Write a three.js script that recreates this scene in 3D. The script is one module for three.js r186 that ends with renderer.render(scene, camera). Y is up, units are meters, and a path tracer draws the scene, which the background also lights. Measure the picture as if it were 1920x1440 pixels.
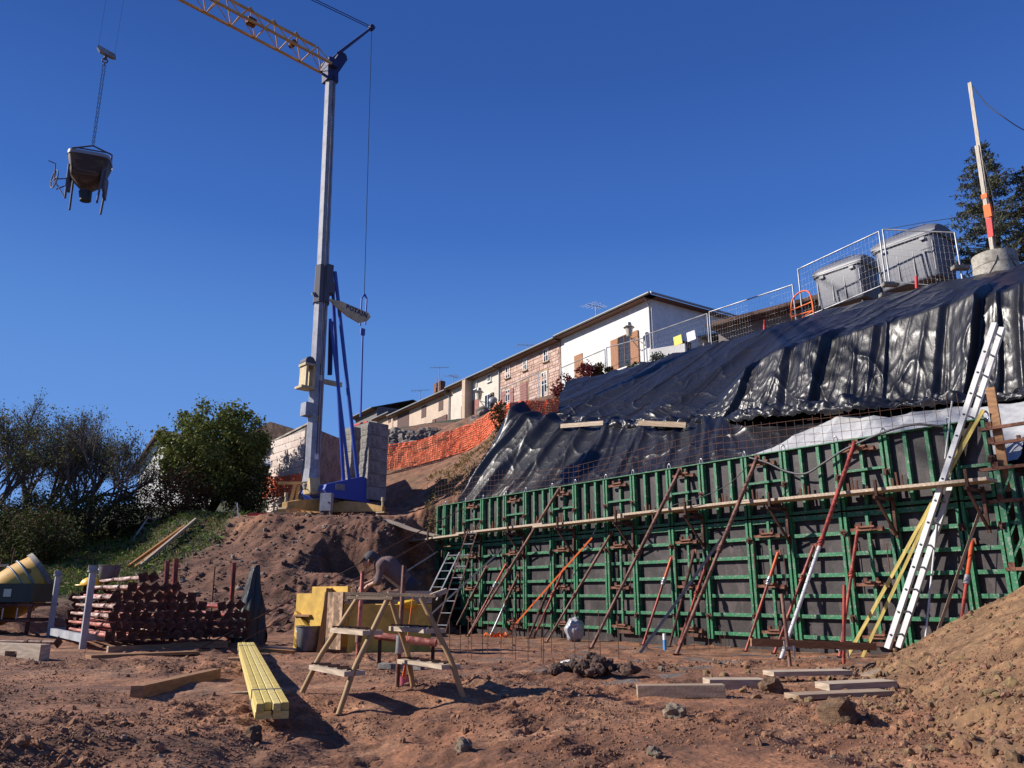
import * as THREE from 'three';
import { mergeGeometries } from 'three/addons/utils/BufferGeometryUtils.js';
import { ImprovedNoise } from 'three/addons/math/ImprovedNoise.js';
import { MarchingCubes } from 'three/addons/objects/MarchingCubes.js';
import { FontLoader } from 'three/addons/loaders/FontLoader.js';
import { TextGeometry } from 'three/addons/geometries/TextGeometry.js';

const scene = new THREE.Scene();
// ---- camera: 27 mm phone lens held 0.95 m above the foot of the formwork, tilted up 15.3 degrees
const FPX = 1450, PITCH = Math.atan(396 / 1450), EYE = 0.95;
const camera = new THREE.PerspectiveCamera(2 * Math.atan(720 / FPX) * 180 / Math.PI, 4 / 3, 0.1, 600);
camera.position.set(0, EYE, 0);
camera.rotation.x = PITCH;
// ---- clear blue sky, darker towards the zenith, paler towards the horizon
const SKYK = .70;
{
  const w = 64, h = 256, d = new Float32Array(w * h * 4);
  const stops = [[-90, .10, .10, .11], [-2, .12, .16, .26], [0, .20, .40, .83], [8, .155, .335, .77], [17, .105, .268, .675], [26, .054, .162, .535], [37, .033, .105, .385], [50, .026, .086, .33], [90, .02, .07, .28]];
  for (let j = 0; j < h; j++) {
    const e = (j + .5) / h * 180 - 90;
    let k = 0; while (k < stops.length - 2 && e > stops[k + 1][0]) k++;
    const a = stops[k], b = stops[k + 1]; let t = Math.min(1, Math.max(0, (e - a[0]) / (b[0] - a[0])));
    for (let i = 0; i < w; i++) for (let c = 0; c < 4; c++) d[(j * w + i) * 4 + c] = c < 3 ? SKYK * (a[c + 1] + (b[c + 1] - a[c + 1]) * t) : 1;
  }
  const t = new THREE.DataTexture(d, w, h, THREE.RGBAFormat, THREE.FloatType);
  t.mapping = THREE.EquirectangularReflectionMapping; t.magFilter = t.minFilter = THREE.LinearFilter; t.needsUpdate = true;
  scene.background = t; scene.environment = t;
}
// ---- low autumn sun from the left, a little ahead of the camera
const sunDir = new THREE.Vector3(-Math.cos(.57) * Math.cos(.24), Math.sin(.57), -Math.cos(.57) * Math.sin(.24)).normalize();
const sun = new THREE.DirectionalLight(new THREE.Color(1, .93, .84), 5);
sun.position.copy(sunDir).multiplyScalar(120); sun.target.position.set(0, 4, -25);
sun.castShadow = true; sun.shadow.mapSize.set(4096, 4096); sun.shadow.radius = 1;
Object.assign(sun.shadow.camera, { left: -60, right: 60, top: 60, bottom: -60, near: 1, far: 320 });
scene.add(sun, sun.target);
const renderer = new THREE.WebGLRenderer({ antialias: true });
renderer.toneMapping = THREE.LinearToneMapping;
renderer.toneMappingExposure = 1.42;
renderer.shadowMap.enabled = true;

// ================= helpers =================
const V = (x, y, z) => new THREE.Vector3(x, y, z);
const CP = Math.cos(PITCH), SP = Math.sin(PITCH);
function ray(px, py) { const u = (px - 960) / FPX, v = (720 - py) / FPX, z = CP - v * SP; return [u / z, (v * CP + SP) / z]; }
const P = (px, py, D) => { const [m, n] = ray(px, py); return V(m * D, EYE + n * D, -D); };
const PX = (px, py, x) => { const [m] = ray(px, py); return P(px, py, x / m); };
let seed = 12345;
const srand = s => { seed = s >>> 0; };
const R = () => { seed = (seed + 0x6D2B79F5) | 0; let t = Math.imul(seed ^ (seed >>> 15), 1 | seed); t = (t + Math.imul(t ^ (t >>> 7), 61 | t)) ^ t; return ((t ^ (t >>> 14)) >>> 0) / 4294967296; };
const RR = (a, b) => a + (b - a) * R();
const RG = () => (R() + R() + R() - 1.5) / 1.5;
const lerp = (a, b, t) => a + (b - a) * t, cl = (x, a = 0, b = 1) => Math.min(b, Math.max(a, x));
const sm = (a, b, x) => { const t = cl((x - a) / (b - a)); return t * t * (3 - 2 * t); };
const pl = (pts, x) => { if (x <= pts[0][0]) return pts[0][1]; for (let i = 1; i < pts.length; i++) if (x <= pts[i][0]) { const [a, b] = pts[i - 1], [c, d] = pts[i]; return b + (d - b) * (x - a) / (c - a); } return pts[pts.length - 1][1]; };
const IN = new ImprovedNoise();
const nz = (x, y, z = 0) => IN.noise(x + 31.7, y + 17.3, z + 5.1);
function fbm(x, y, z, o = 4, g = .5) { let a = 1, s = 0, f = 1; for (let i = 0; i < o; i++) { s += a * nz(x * f, y * f, z * f + i * 7.3); a *= g; f *= 2.03; } return s; }
const taken = {};
function numbered(n) { if (!(n in taken)) { taken[n] = 0; return n; } return n + '_' + String(++taken[n]).padStart(3, '0'); }
function tag(o, label, category, group, kind) { o.userData.label = label; if (category) o.userData.category = category; if (group) o.userData.group = group; if (kind) o.userData.kind = kind; return o; }
function shadow(o) { o.castShadow = o.receiveShadow = true; return o; }
function thing(name, label, category, pos = [0, 0, 0], ry = 0, group) {
  const o = new THREE.Group(); o.name = numbered(name); if (pos.isVector3) o.position.copy(pos); else o.position.set(...pos);
  o.rotation.y = ry; tag(o, label, category, group); scene.add(o); return o;
}
function mesh(name, geo, mat, parent) { const m = shadow(new THREE.Mesh(geo, mat)); m.name = parent ? name : numbered(name); (parent || scene).add(m); return m; }
function struct(name, geo, mat, label) { const m = mesh(name, geo, mat); m.userData.kind = 'structure'; if (label) m.userData.label = label; return m; }
function dup(root, label) { const r = root.clone(); r.name = numbered(root.name.replace(/_\d{3}$/, '')); r.userData = { ...root.userData }; if (label) r.userData.label = label; scene.add(r); return r; }
// --- geometry with uv in metres
function boxG(w, h, d, bev = 0) {
  const g = new THREE.BoxGeometry(w, h, d), uv = g.attributes.uv, s = [[d, h], [d, h], [w, d], [w, d], [w, h], [w, h]];
  for (let f = 0; f < 6; f++) for (let k = 0; k < 4; k++) { const i = f * 4 + k; uv.setXY(i, uv.getX(i) * s[f][0], uv.getY(i) * s[f][1]); }
  return g;
}
function chamfG(w, h, d, b) { // box with chamfered long edges (along x)
  const s = new THREE.Shape(), a = d / 2, c = h / 2;
  s.moveTo(-a + b, -c); s.lineTo(a - b, -c); s.lineTo(a, -c + b); s.lineTo(a, c - b); s.lineTo(a - b, c); s.lineTo(-a + b, c); s.lineTo(-a, c - b); s.lineTo(-a, -c + b); s.closePath();
  const g = new THREE.ExtrudeGeometry(s, { depth: w, bevelEnabled: false }); g.translate(0, 0, -w / 2); g.rotateY(Math.PI / 2); return g;
}
const at = (g, x, y, z, rx = 0, ry = 0, rz = 0) => { g.rotateX(rx); g.rotateY(ry); g.rotateZ(rz); g.translate(x, y, z); return g; };
function cylG(r0, r1, h, seg = 10, open = false) { const g = new THREE.CylinderGeometry(r1, r0, h, seg, 1, open); const uv = g.attributes.uv; for (let i = 0; i < uv.count; i++) uv.setXY(i, uv.getX(i) * 6.28 * r0, uv.getY(i) * h); return g; }
const _q = new THREE.Quaternion(), _m = new THREE.Matrix4();
function basisM(a, b, up = V(0, 1, 0)) { // local x runs a -> b, local y as near up as it can
  const x = b.clone().sub(a).normalize(); let z = x.clone().cross(up); if (z.lengthSq() < 1e-6) z = x.clone().cross(V(0, 0, 1)); z.normalize(); const y = z.clone().cross(x);
  return new THREE.Matrix4().makeBasis(x, y, z).setPosition(a.clone().add(b).multiplyScalar(.5));
}
function barG(a, b, h, d, up) { const g = boxG(a.distanceTo(b), h, d); g.applyMatrix4(basisM(a, b, up)); return g; }
function rodG(a, b, r0, r1 = r0, seg = 8) { const g = cylG(r0, r1, a.distanceTo(b), seg); const q = new THREE.Quaternion().setFromUnitVectors(V(0, 1, 0), b.clone().sub(a).normalize()); g.applyQuaternion(q); const c = a.clone().add(b).multiplyScalar(.5); g.translate(c.x, c.y, c.z); return g; }
function tubeG(pts, r, seg = 24, rs = 6) { return new THREE.TubeGeometry(new THREE.CatmullRomCurve3(pts), seg, r, rs); }
function clean(g) { const o = g.index ? g.toNonIndexed() : g; for (const k of Object.keys(o.attributes)) if (!['position', 'normal', 'uv'].includes(k)) o.deleteAttribute(k); return o; }
const merge = L => mergeGeometries(L.map(clean));
function prismG(poly, depth) { const s = new THREE.Shape(); poly.forEach(([x, y], i) => i ? s.lineTo(x, y) : s.moveTo(x, y)); s.closePath(); return new THREE.ExtrudeGeometry(s, { depth, bevelEnabled: false }); }
// parametric sheet: f(u, v) -> [x,y,z], uv in metres given by us, vs
function sheetG(nu, nv, f, us = 1, vs = 1, col) {
  const p = new Float32Array((nu + 1) * (nv + 1) * 3), uv = new Float32Array((nu + 1) * (nv + 1) * 2), c = col ? new Float32Array((nu + 1) * (nv + 1) * 3) : null, idx = [];
  for (let j = 0; j <= nv; j++) for (let i = 0; i <= nu; i++) { const k = j * (nu + 1) + i, q = f(i / nu, j / nv); p.set(q, k * 3); uv[k * 2] = i / nu * us; uv[k * 2 + 1] = j / nv * vs; if (c) c.set(col(q, i / nu, j / nv), k * 3); }
  for (let j = 0; j < nv; j++) for (let i = 0; i < nu; i++) { const a = j * (nu + 1) + i, b = a + 1, d = a + nu + 1, e = d + 1; idx.push(a, b, e, a, e, d); }
  const g = new THREE.BufferGeometry(); g.setAttribute('position', new THREE.BufferAttribute(p, 3)); g.setAttribute('uv', new THREE.BufferAttribute(uv, 2)); if (c) g.setAttribute('color', new THREE.BufferAttribute(c, 3));
  g.setIndex(idx); g.computeVertexNormals(); return g;
}
// lumpy stone
function stoneG(r, s, det = 2, k = .35, flat = .75) {
  const g = new THREE.IcosahedronGeometry(1, det), p = g.attributes.position;
  for (let i = 0; i < p.count; i++) { const v = V(p.getX(i), p.getY(i), p.getZ(i)); const d = 1 + k * fbm(v.x * 1.1 + s * 3.1, v.y * 1.1, v.z * 1.1 + s, 3) ; v.multiplyScalar(r * d); v.x = Math.sign(v.x) * Math.min(Math.abs(v.x), r * .92); v.y *= flat; p.setXYZ(i, v.x, v.y, v.z); }
  g.computeVertexNormals(); return g;
}
// --- tiling noise textures
function latt(n, s) { srand(s); const a = new Float32Array(n * n); for (let i = 0; i < n * n; i++) a[i] = R(); return (x, y) => { x = ((x % n) + n) % n; y = ((y % n) + n) % n; const i = Math.floor(x), j = Math.floor(y), u = x - i, v = y - j, uu = u * u * (3 - 2 * u), vv = v * v * (3 - 2 * v), i1 = (i + 1) % n, j1 = (j + 1) % n; return lerp(lerp(a[j * n + i], a[j * n + i1], uu), lerp(a[j1 * n + i], a[j1 * n + i1], uu), vv); }; }
function texFn(size, fn, srgb = true) {
  const d = new Uint8Array(size * size * 4);
  for (let j = 0; j < size; j++) for (let i = 0; i < size; i++) { const c = fn(i / size, j / size), k = (j * size + i) * 4; for (let q = 0; q < 3; q++) d[k + q] = cl(Array.isArray(c) ? c[q] : c) * 255; d[k + 3] = 255; }
  const t = new THREE.DataTexture(d, size, size); t.wrapS = t.wrapT = THREE.RepeatWrapping; t.magFilter = THREE.LinearFilter; t.minFilter = THREE.LinearMipmapLinearFilter; t.generateMipmaps = true; if (srgb) t.colorSpace = THREE.SRGBColorSpace; t.needsUpdate = true; return t;
}
const L4 = latt(4, 1), L8 = latt(8, 2), L16 = latt(16, 3), L32 = latt(32, 4), L64 = latt(64, 5), L128 = latt(128, 6);
const tn = (u, v) => .34 * L4(u * 4, v * 4) + .25 * L8(u * 8, v * 8) + .18 * L16(u * 16, v * 16) + .12 * L32(u * 32, v * 32) + .07 * L64(u * 64, v * 64) + .04 * L128(u * 128, v * 128);
const tf = (u, v) => .3 * L16(u * 16, v * 16) + .3 * L32(u * 32, v * 32) + .25 * L64(u * 64, v * 64) + .15 * L128(u * 128, v * 128);
const rep = (t, s, s2 = s) => { const c = t.clone(); c.repeat.set(s, s2); c.needsUpdate = true; return c; };
const gray = (a, b, pw = 1) => (u, v) => { const t = Math.pow(cl((tn(u, v) - .25) * 2), pw), c = lerp(a, b, t); return [c, c, c]; };
const T_soft = texFn(256, gray(.78, 1)), T_bump = texFn(512, (u, v) => tf(u, v), false);
const T_soil = texFn(512, (u, v) => { const a = tn(u, v), b = tf(u + .3, v + .1); const c = .62 + .5 * (a - .3) + .35 * (b - .5); const st = b > .70 ? (b - .70) * 2.0 : 0; return [c + st, c * .985 + st, c * .96 + st]; });
const T_wood = texFn(256, (u, v) => { const g = .5 + .5 * Math.sin(v * 75.4 + 7 * L4(u * 4, v * 4) + 3 * L8(u * 4, v * 8)); const f = L64(u * 4, v * 64), k = .80 + .10 * g + .14 * (f - .5) - .12 * Math.pow(L8(u * 8, v * 8), 6); return [k, k * .975, k * .94]; });
const T_board = texFn(256, (u, v) => { const st = sm(.60, .72, L8(u * 8 + .5 * L32(u * 32, v * 32), v * 4)); const k = .50 + .6 * (tn(u, v) - .3) + .3 * (tf(u, v) - .5) + .22 * st + (L64(u * 64, v * 64) > .93 ? .35 : 0) + .25 * sm(.75, .95, L32(u * 32, v * 4)); return [k, k * (.97 + .03 * st), k * (.95 + .05 * st)]; });
const T_rust = texFn(256, (u, v) => { const k = tn(u, v), b = tf(u, v); const m = sm(.42, .62, k + .25 * (b - .5)); return [lerp(1, .62, m), lerp(1, .5, m), lerp(1, .42, m)].map(x => x * (.8 + .35 * b)); });
const T_chip = texFn(256, (u, v) => { const k = tf(u, v), m = tn(u, v); const ch = k > .66 + .1 * m ? 1 : 0; const s = .84 + .22 * (m - .4); return ch ? [.55, .5, .45] : [s, s, s]; });
const T_green = texFn(512, (u, v) => { const k = tf(u, v), m = tn(u, v), s = .86 + .35 * (m - .4), sp = sm(.60, .66, L64(u * 64, v * 64) * .5 + L16(u * 16, v * 16) * .5), ru = sm(.62, .7, k * .7 + .4 * (L8(u * 8, v * 8) - .35)), du = .35 * sm(.45, .7, L8(u * 8 + 3, v * 16)); return [[.115, .56, .45], [.45, .54, .25], [.285, .50, .18]].map(([g, c, r]) => lerp(lerp(lerp(g * s, .42, du * .35), c, sp * .75), r, ru * .8)); });
const T_conc = texFn(256, (u, v) => { const k = .68 + .55 * (tn(u, v) - .35) + .2 * (tf(u, v) - .5); return [k, k * .99, k * .97]; });
const T_plaster = texFn(256, (u, v) => { const k = .90 + .16 * (tn(u, v) - .4) + .06 * (tf(u, v) - .5); return [k, k, k * .995]; });
const rgb = (r, g, b) => new THREE.Color().setRGB(r, g, b);
function M(r, g, b, rough = .8, o = {}) { return new THREE.MeshStandardMaterial({ color: rgb(r, g, b), roughness: rough, metalness: 0, ...o }); }
const bump = (s, k) => ({ bumpMap: rep(T_bump, s), bumpScale: k });
const mat = {
  green: M(1, 1, 1, .55, { map: T_green }), greenDark: M(1, 1, 1, .55, { map: T_green }),
  face: M(.055, .040, .038, .55, { map: T_board }), rust: M(.20, .085, .05, .8, { map: T_rust }), rustDark: M(.11, .05, .035, .85, { map: T_rust }),
  propRust: M(.21, .10, .07, .65, { map: T_rust }), propRed: M(.34, .05, .03, .5, { map: T_rust }), propOrange: M(.62, .09, .02, .5, { map: T_chip }), propPink: M(.56, .20, .16, .6, { map: T_rust }), propPale: M(.55, .42, .38, .65, { map: T_rust }),
  galv: M(.42, .43, .45, .42, { metalness: .55, map: T_soft }), steelGrey: M(.30, .31, .33, .5, { metalness: .2, map: T_soft }), rack: M(.38, .40, .43, .6, { map: T_soft }), white: M(.72, .72, .72, .5, { map: T_chip }),
  rebar: M(.11, .05, .032, .9), rebarDark: M(.10, .045, .03, .85),
  woodPale: M(.60, .50, .40, .8, { map: T_wood, ...bump(4, .002) }), woodYellow: M(.76, .63, .20, .75, { map: T_wood, ...bump(4, .0015) }), woodBrown: M(.40, .22, .11, .8, { map: T_wood, ...bump(4, .002) }), woodOld: M(.46, .36, .27, .85, { map: T_wood, ...bump(4, .003) }), woodPole: M(.50, .34, .17, .75, { map: T_wood }), woodOrange: M(.50, .24, .08, .75, { map: T_wood }),
  plyYellow: M(.72, .44, .07, .6, { map: T_soft }), osb: M(.55, .36, .22, .8, { map: T_board }),
  craneGrey: M(.34, .35, .40, .45, { map: T_soft, metalness: .15 }), craneDark: M(.085, .085, .11, .75), craneYellow: M(.66, .385, .12, .5, { map: T_soft }), craneCream: M(.66, .52, .28, .5, { map: T_soft }), craneBlue: M(.03, .07, .36, .4), craneNavy: M(.015, .025, .10, .7),
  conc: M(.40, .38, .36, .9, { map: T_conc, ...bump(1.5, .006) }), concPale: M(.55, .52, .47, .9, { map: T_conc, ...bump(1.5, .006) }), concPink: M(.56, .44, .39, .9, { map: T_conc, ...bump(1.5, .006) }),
  black: M(.012, .012, .014, .5), plastGrey: M(.125, .13, .155, .40), plastDark: M(.035, .037, .05, .42), orange: M(.80, .16, .03, .7), orangeNet: M(.80, .15, .04, .6, { side: THREE.DoubleSide }), red: M(.55, .03, .03, .6), whiteFlat: M(.78, .78, .78, .7), yellowBag: M(.80, .47, .03, .4),
  strap: M(.19, .18, .17, .95), hose: M(.06, .06, .065, .5), bucketGrey: M(.20, .20, .22, .6, { map: T_conc }), hopper: M(.105, .072, .035, .6, { map: T_rust }), dark: M(.02, .02, .022, .6), rope: M(.018, .018, .022, 1)
};
// ================= terrain =================
// wall frame: s runs along the formwork (far left 0 -> near right), q runs into the bank
const WX = -2.42, WZ = -25.99, EX = .6163, EZ = .7876, NX = .7876, NZ = -.6163, WANG = -Math.atan2(EZ, EX);
const SQ = (s, q) => [WX + s * EX + q * NX, WZ + s * EZ + q * NZ];
const toSQ = (x, z) => { const a = x - WX, b = z - WZ; return [a * EX + b * EZ, a * NX + b * NZ]; };
const SV = (s, q, y) => { const [x, z] = SQ(s, q); return V(x, y, z); };
const PQ = (px, py, q) => { const [m] = ray(px, py); return P(px, py, (q + 14.11) / (.7876 * m + .6163)); };   // where the sight line meets the plane q
const ledgeY = s => pl([[-3, 7.9], [-.2, 7.3], [2.75, 6.5], [8, 5.63], [12.4, 5.19], [15.5, 4.8], [20, 4.5], [27, 4.3]], s);
const crestY = s => pl([[-4, 10.3], [2, 9.95], [9, 9.95], [13, 9.75], [17, 9.3], [20, 9.1], [28, 9.0]], s);
function bankY(s, q) {
  const L = ledgeY(s), C = crestY(s), k = sm(6.5, 11, s), w = sm(7.2, 10, s);
  return pl([[.55, -.1], [.6, 3.05], [1.6, lerp(3.05, L, .37)], [3.2, L], [4.2, L + .08], [5.0, lerp(lerp(L, C, .18), 7.55, w)], [5.4, lerp(lerp(L, C, .26), 7.75, w)], [6.3, lerp(lerp(L, C, .46), 8.22, w)], [7.4, lerp(lerp(L, C, .68), 8.85, w)], [9, C], [10.5, C + .15]], q);
}
const ctl = [];
const cp = (px, py, D) => { const p = P(px, py, D); ctl.push([p.x, p.z, p.y]); };
const cx = (x, z, y) => ctl.push([x, z, y]);
const floorS = s => -.17 + .09 * cl(s / 17);
for (let s = 0; s <= 27; s += 1.5) {
  for (const q of [-3, -1.2, -.2, .5]) cx(...SQ(s, q), floorS(s) + (q < -2 ? .02 : 0));
  for (const q of [.62, 1.05, 1.6, 2.4, 3.2, 4.2, 4.6, 5.0, 5.4, 6.3, 7.4, 8.2, 9, 10.5]) cx(...SQ(s, q), bankY(s, q) - (q > .55 && q < 8.5 && s > -.1 ? (q > 3.9 ? (s > 1 ? .2 : 0) : .22) : 0));
  cx(...SQ(s, 13), crestY(s) + .5); cx(...SQ(s, 18), 12.4);
}
for (const [x, z] of [[8.6, -43], [4, -50], [-1, -58], [-5.5, -65], [-12, -75], [-18, -84]]) { cx(x, z, 13); cx(x - 1.5, z + 1, 12.8); cx(x + 8, z - 6, 13.4); }
// bottom of the orange netting and the old wall above it
cp(700, 886, 37); cp(760, 876, 36.6); cp(830, 858, 36); cp(900, 835, 35); cp(940, 800, 33.5); cp(640, 890, 38);
cp(700, 815, 41); cp(790, 811, 41); cp(870, 800, 41); cp(900, 768, 40); cp(960, 760, 38); cp(1010, 762, 38); cp(640, 815, 42);
// slope between crane and tarpaulin
cp(720, 915, 34.5); cp(760, 925, 32); cp(800, 905, 32.5); cp(850, 880, 31.5); cp(895, 860, 30.5); cp(930, 830, 30); cp(905, 925, 26.2); cp(870, 930, 27.5); cp(830, 945, 28); cp(770, 962, 29); cp(730, 948, 31); cp(860, 905, 29.5);
// crane platform and its edge
for (const x of [-12, -10, -8, -6, -4.6]) { cx(x, -28.3, 3.75); cx(x, -31.5, 3.8); } cx(-3.6, -27.2, 3.6); cx(-12, -35, 4.2); cx(-8, -36, 5.2);
cp(445, 975, 27.2); cp(500, 969, 26.4); cp(560, 967, 26); cp(620, 967, 25.8); cp(690, 971, 25.6); cp(750, 988, 25.3); cp(800, 1008, 25.2);
cp(440, 1010, 26); cp(520, 1010, 25); cp(600, 1010, 24.6); cp(680, 1012, 24.4); cp(750, 1030, 24.6); cp(795, 1050, 25);
cp(400, 1050, 24.2); cp(480, 1055, 23.4); cp(570, 1062, 22.8); cp(660, 1064, 22.7); cp(740, 1070, 23.4); cp(790, 1100, 24.3);
cp(330, 1062, 23.6); cp(470, 1110, 21.6); cp(570, 1118, 21.2); cp(660, 1118, 21.2); cp(740, 1120, 22.3); cp(800, 1140, 23.8);
for (const [x, z] of [[-10, -18.6], [-8, -18.8], [-6, -19], [-4.2, -19.2], [-2.6, -20.5], [-2.7, -22.5]]) cx(x, z, .03);
cx(-3.2, -24, -.1); cx(-3.0, -25.6, .5); cx(-2.75, -26.8, 2.6);
// left flank, grass and hedge ground
cp(250, 1095, 23); cp(200, 1115, 21.5); cp(130, 1135, 19.5); cp(60, 1140, 18.5); cp(-60, 1140, 18);
cp(330, 1030, 26); cp(400, 1000, 27); cp(250, 1050, 27); cp(150, 1068, 26); cp(60, 1080, 25); cp(-60, 1085, 25);
cp(420, 965, 32); cp(330, 975, 33); cp(230, 995, 33); cp(100, 1010, 33); cp(-40, 1015, 33); cp(-300, 1020, 33);
cp(420, 940, 44); cp(230, 965, 44); cp(0, 985, 46); cp(-250, 990, 46); cp(0, 975, 80); cp(400, 930, 70); cp(-500, 1000, 70);
// site floor
cx(-11, -15, .35); cx(-8.6, -15.2, .17); cx(-6.7, -12.7, .15); cx(-4.6, -13, .1); cx(-3, -13.3, .06); cx(-1.4, -13.6, .04); cx(0, -14.5, -.02); cx(-2, -17, 0); cx(-6, -16, .08); cx(1.5, -16, -.1);
cx(-1.4, -10, .1); cx(1, -11.5, .03); cx(3, -12, -.02); cx(4.8, -11.6, -.03); cx(-4, -9.5, .14); cx(-6.5, -9.8, .18); cx(-10, -11, .25);
cx(-1.9, -7.3, .12); cx(-.4, -7, .11); cx(1.2, -7.3, .11); cx(3, -8, .08); cx(-3.2, -7.4, .14); cx(-5.5, -7, .2); cx(-8, -7, .25);
cx(-1.35, -5.4, -.09); cx(-1.7, -6.7, -.01); cx(-2.35, -8.3, .05); cx(-1.75, -5.2, .07); cx(-1.0, -5.35, -.15); cx(-.45, -4.9, -.16); cx(-.7, -4.3, -.12); cx(-.95, -4.75, -.14); cx(.4, -4.8, .14); cx(1.4, -5, .15); cx(-2.4, -4.6, .2); cx(-4, -4.5, .24); cx(2.6, -4.8, .16);
cx(-3, -2, .1); cx(0, -2, .05); cx(3, -2, .12); cx(7, -4, .2); cx(7, -9, .1); cx(-9, -3, .3);
for (const [x, z, y] of [[-60, 30, -.2], [60, 30, .3], [0, 30, -.3], [0, 10, -.3], [-60, -10, 1], [60, -5, 3], [25, -3, 1.5], [-60, -40, 4], [60, -40, 12], [-60, -129, 6], [60, -129, 15], [0, -129, 14], [-30, -100, 9], [30, -80, 14.5], [-25, -20, 1.2], [-25, -10, .6]]) cx(x, z, y);
// triangulate the control points and rasterise onto a grid
const GX0 = -60, GZ0 = -129, GS = .3, GNX = 401, GNZ = 531, grid = new Float32Array(GNX * GNZ);
{
  const pts = ctl.map(([x, z, y]) => ({ x: x + 1e-4 * Math.sin(x * 91 + z * 37), z: z + 1e-4 * Math.cos(x * 57 - z * 73), y }));
  const n = pts.length; pts.push({ x: -2000, z: -2000, y: 0 }, { x: 3000, z: -2000, y: 0 }, { x: 0, z: 3000, y: 0 });
  const circ = (a, b, c) => { const A = pts[a], B = pts[b], C = pts[c], d = 2 * (A.x * (B.z - C.z) + B.x * (C.z - A.z) + C.x * (A.z - B.z)), a2 = A.x * A.x + A.z * A.z, b2 = B.x * B.x + B.z * B.z, c2 = C.x * C.x + C.z * C.z; const ux = (a2 * (B.z - C.z) + b2 * (C.z - A.z) + c2 * (A.z - B.z)) / d, uz = (a2 * (C.x - B.x) + b2 * (A.x - C.x) + c2 * (B.x - A.x)) / d; return { a, b, c, ux, uz, r: (A.x - ux) ** 2 + (A.z - uz) ** 2 }; };
  let tris = [circ(n, n + 1, n + 2)];
  for (let i = 0; i < n; i++) {
    const p = pts[i], edges = new Map(), keep = [];
    for (const t of tris) { if ((p.x - t.ux) ** 2 + (p.z - t.uz) ** 2 < t.r) for (const [u, v] of [[t.a, t.b], [t.b, t.c], [t.c, t.a]]) { const k = u < v ? u + '_' + v : v + '_' + u; edges.has(k) ? edges.set(k, null) : edges.set(k, [u, v]); } else keep.push(t); }
    for (const e of edges.values()) if (e) keep.push(circ(e[0], e[1], i)); tris = keep;
  }
  for (const t of tris) {
    if (t.a >= n || t.b >= n || t.c >= n) continue; const A = pts[t.a], B = pts[t.b], C = pts[t.c], d = (B.z - C.z) * (A.x - C.x) + (C.x - B.x) * (A.z - C.z); if (Math.abs(d) < 1e-9) continue;
    const i0 = Math.max(0, Math.floor((Math.min(A.x, B.x, C.x) - GX0) / GS)), i1 = Math.min(GNX - 1, Math.ceil((Math.max(A.x, B.x, C.x) - GX0) / GS)), j0 = Math.max(0, Math.floor((Math.min(A.z, B.z, C.z) - GZ0) / GS)), j1 = Math.min(GNZ - 1, Math.ceil((Math.max(A.z, B.z, C.z) - GZ0) / GS));
    for (let j = j0; j <= j1; j++) for (let i = i0; i <= i1; i++) { const x = GX0 + i * GS, z = GZ0 + j * GS, u = ((B.z - C.z) * (x - C.x) + (C.x - B.x) * (z - C.z)) / d, v = ((C.z - A.z) * (x - C.x) + (A.x - C.x) * (z - C.z)) / d, w = 1 - u - v; if (u > -1e-3 && v > -1e-3 && w > -1e-3) grid[j * GNX + i] = u * A.y + v * B.y + w * C.y; }
  }
  const tmp = grid.slice();
  for (let j = 1; j < GNZ - 1; j++) for (let i = 1; i < GNX - 1; i++) { const [, q] = toSQ(GX0 + i * GS, GZ0 + j * GS); if (q > .0 && q < 1.2) continue; const k = j * GNX + i; grid[k] = (tmp[k] * 4 + (tmp[k - 1] + tmp[k + 1] + tmp[k - GNX] + tmp[k + GNX]) * 2 + tmp[k - GNX - 1] + tmp[k - GNX + 1] + tmp[k + GNX - 1] + tmp[k + GNX + 1]) / 16; }
}
function base0(x, z) { const a = cl((x - GX0) / GS, 0, GNX - 1.001), b = cl((z - GZ0) / GS, 0, GNZ - 1.001), i = Math.floor(a), j = Math.floor(b), u = a - i, v = b - j, k = j * GNX + i; return lerp(lerp(grid[k], grid[k + 1], u), lerp(grid[k + GNX], grid[k + GNX + 1], u), v); }
const slope = (x, z) => Math.hypot(base0(x + .3, z) - base0(x - .3, z), base0(x, z + .3) - base0(x, z - .3)) / .6;
const grassAmt = (x, z) => cl(sm(-9.4, -10.6, x + .12 * (z + 25)) * sm(-19, -21.5, z) + .5 * fbm(x * .5, z * .5, 3, 2) * sm(-8, -10.5, x) * sm(-18, -21, z));
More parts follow.
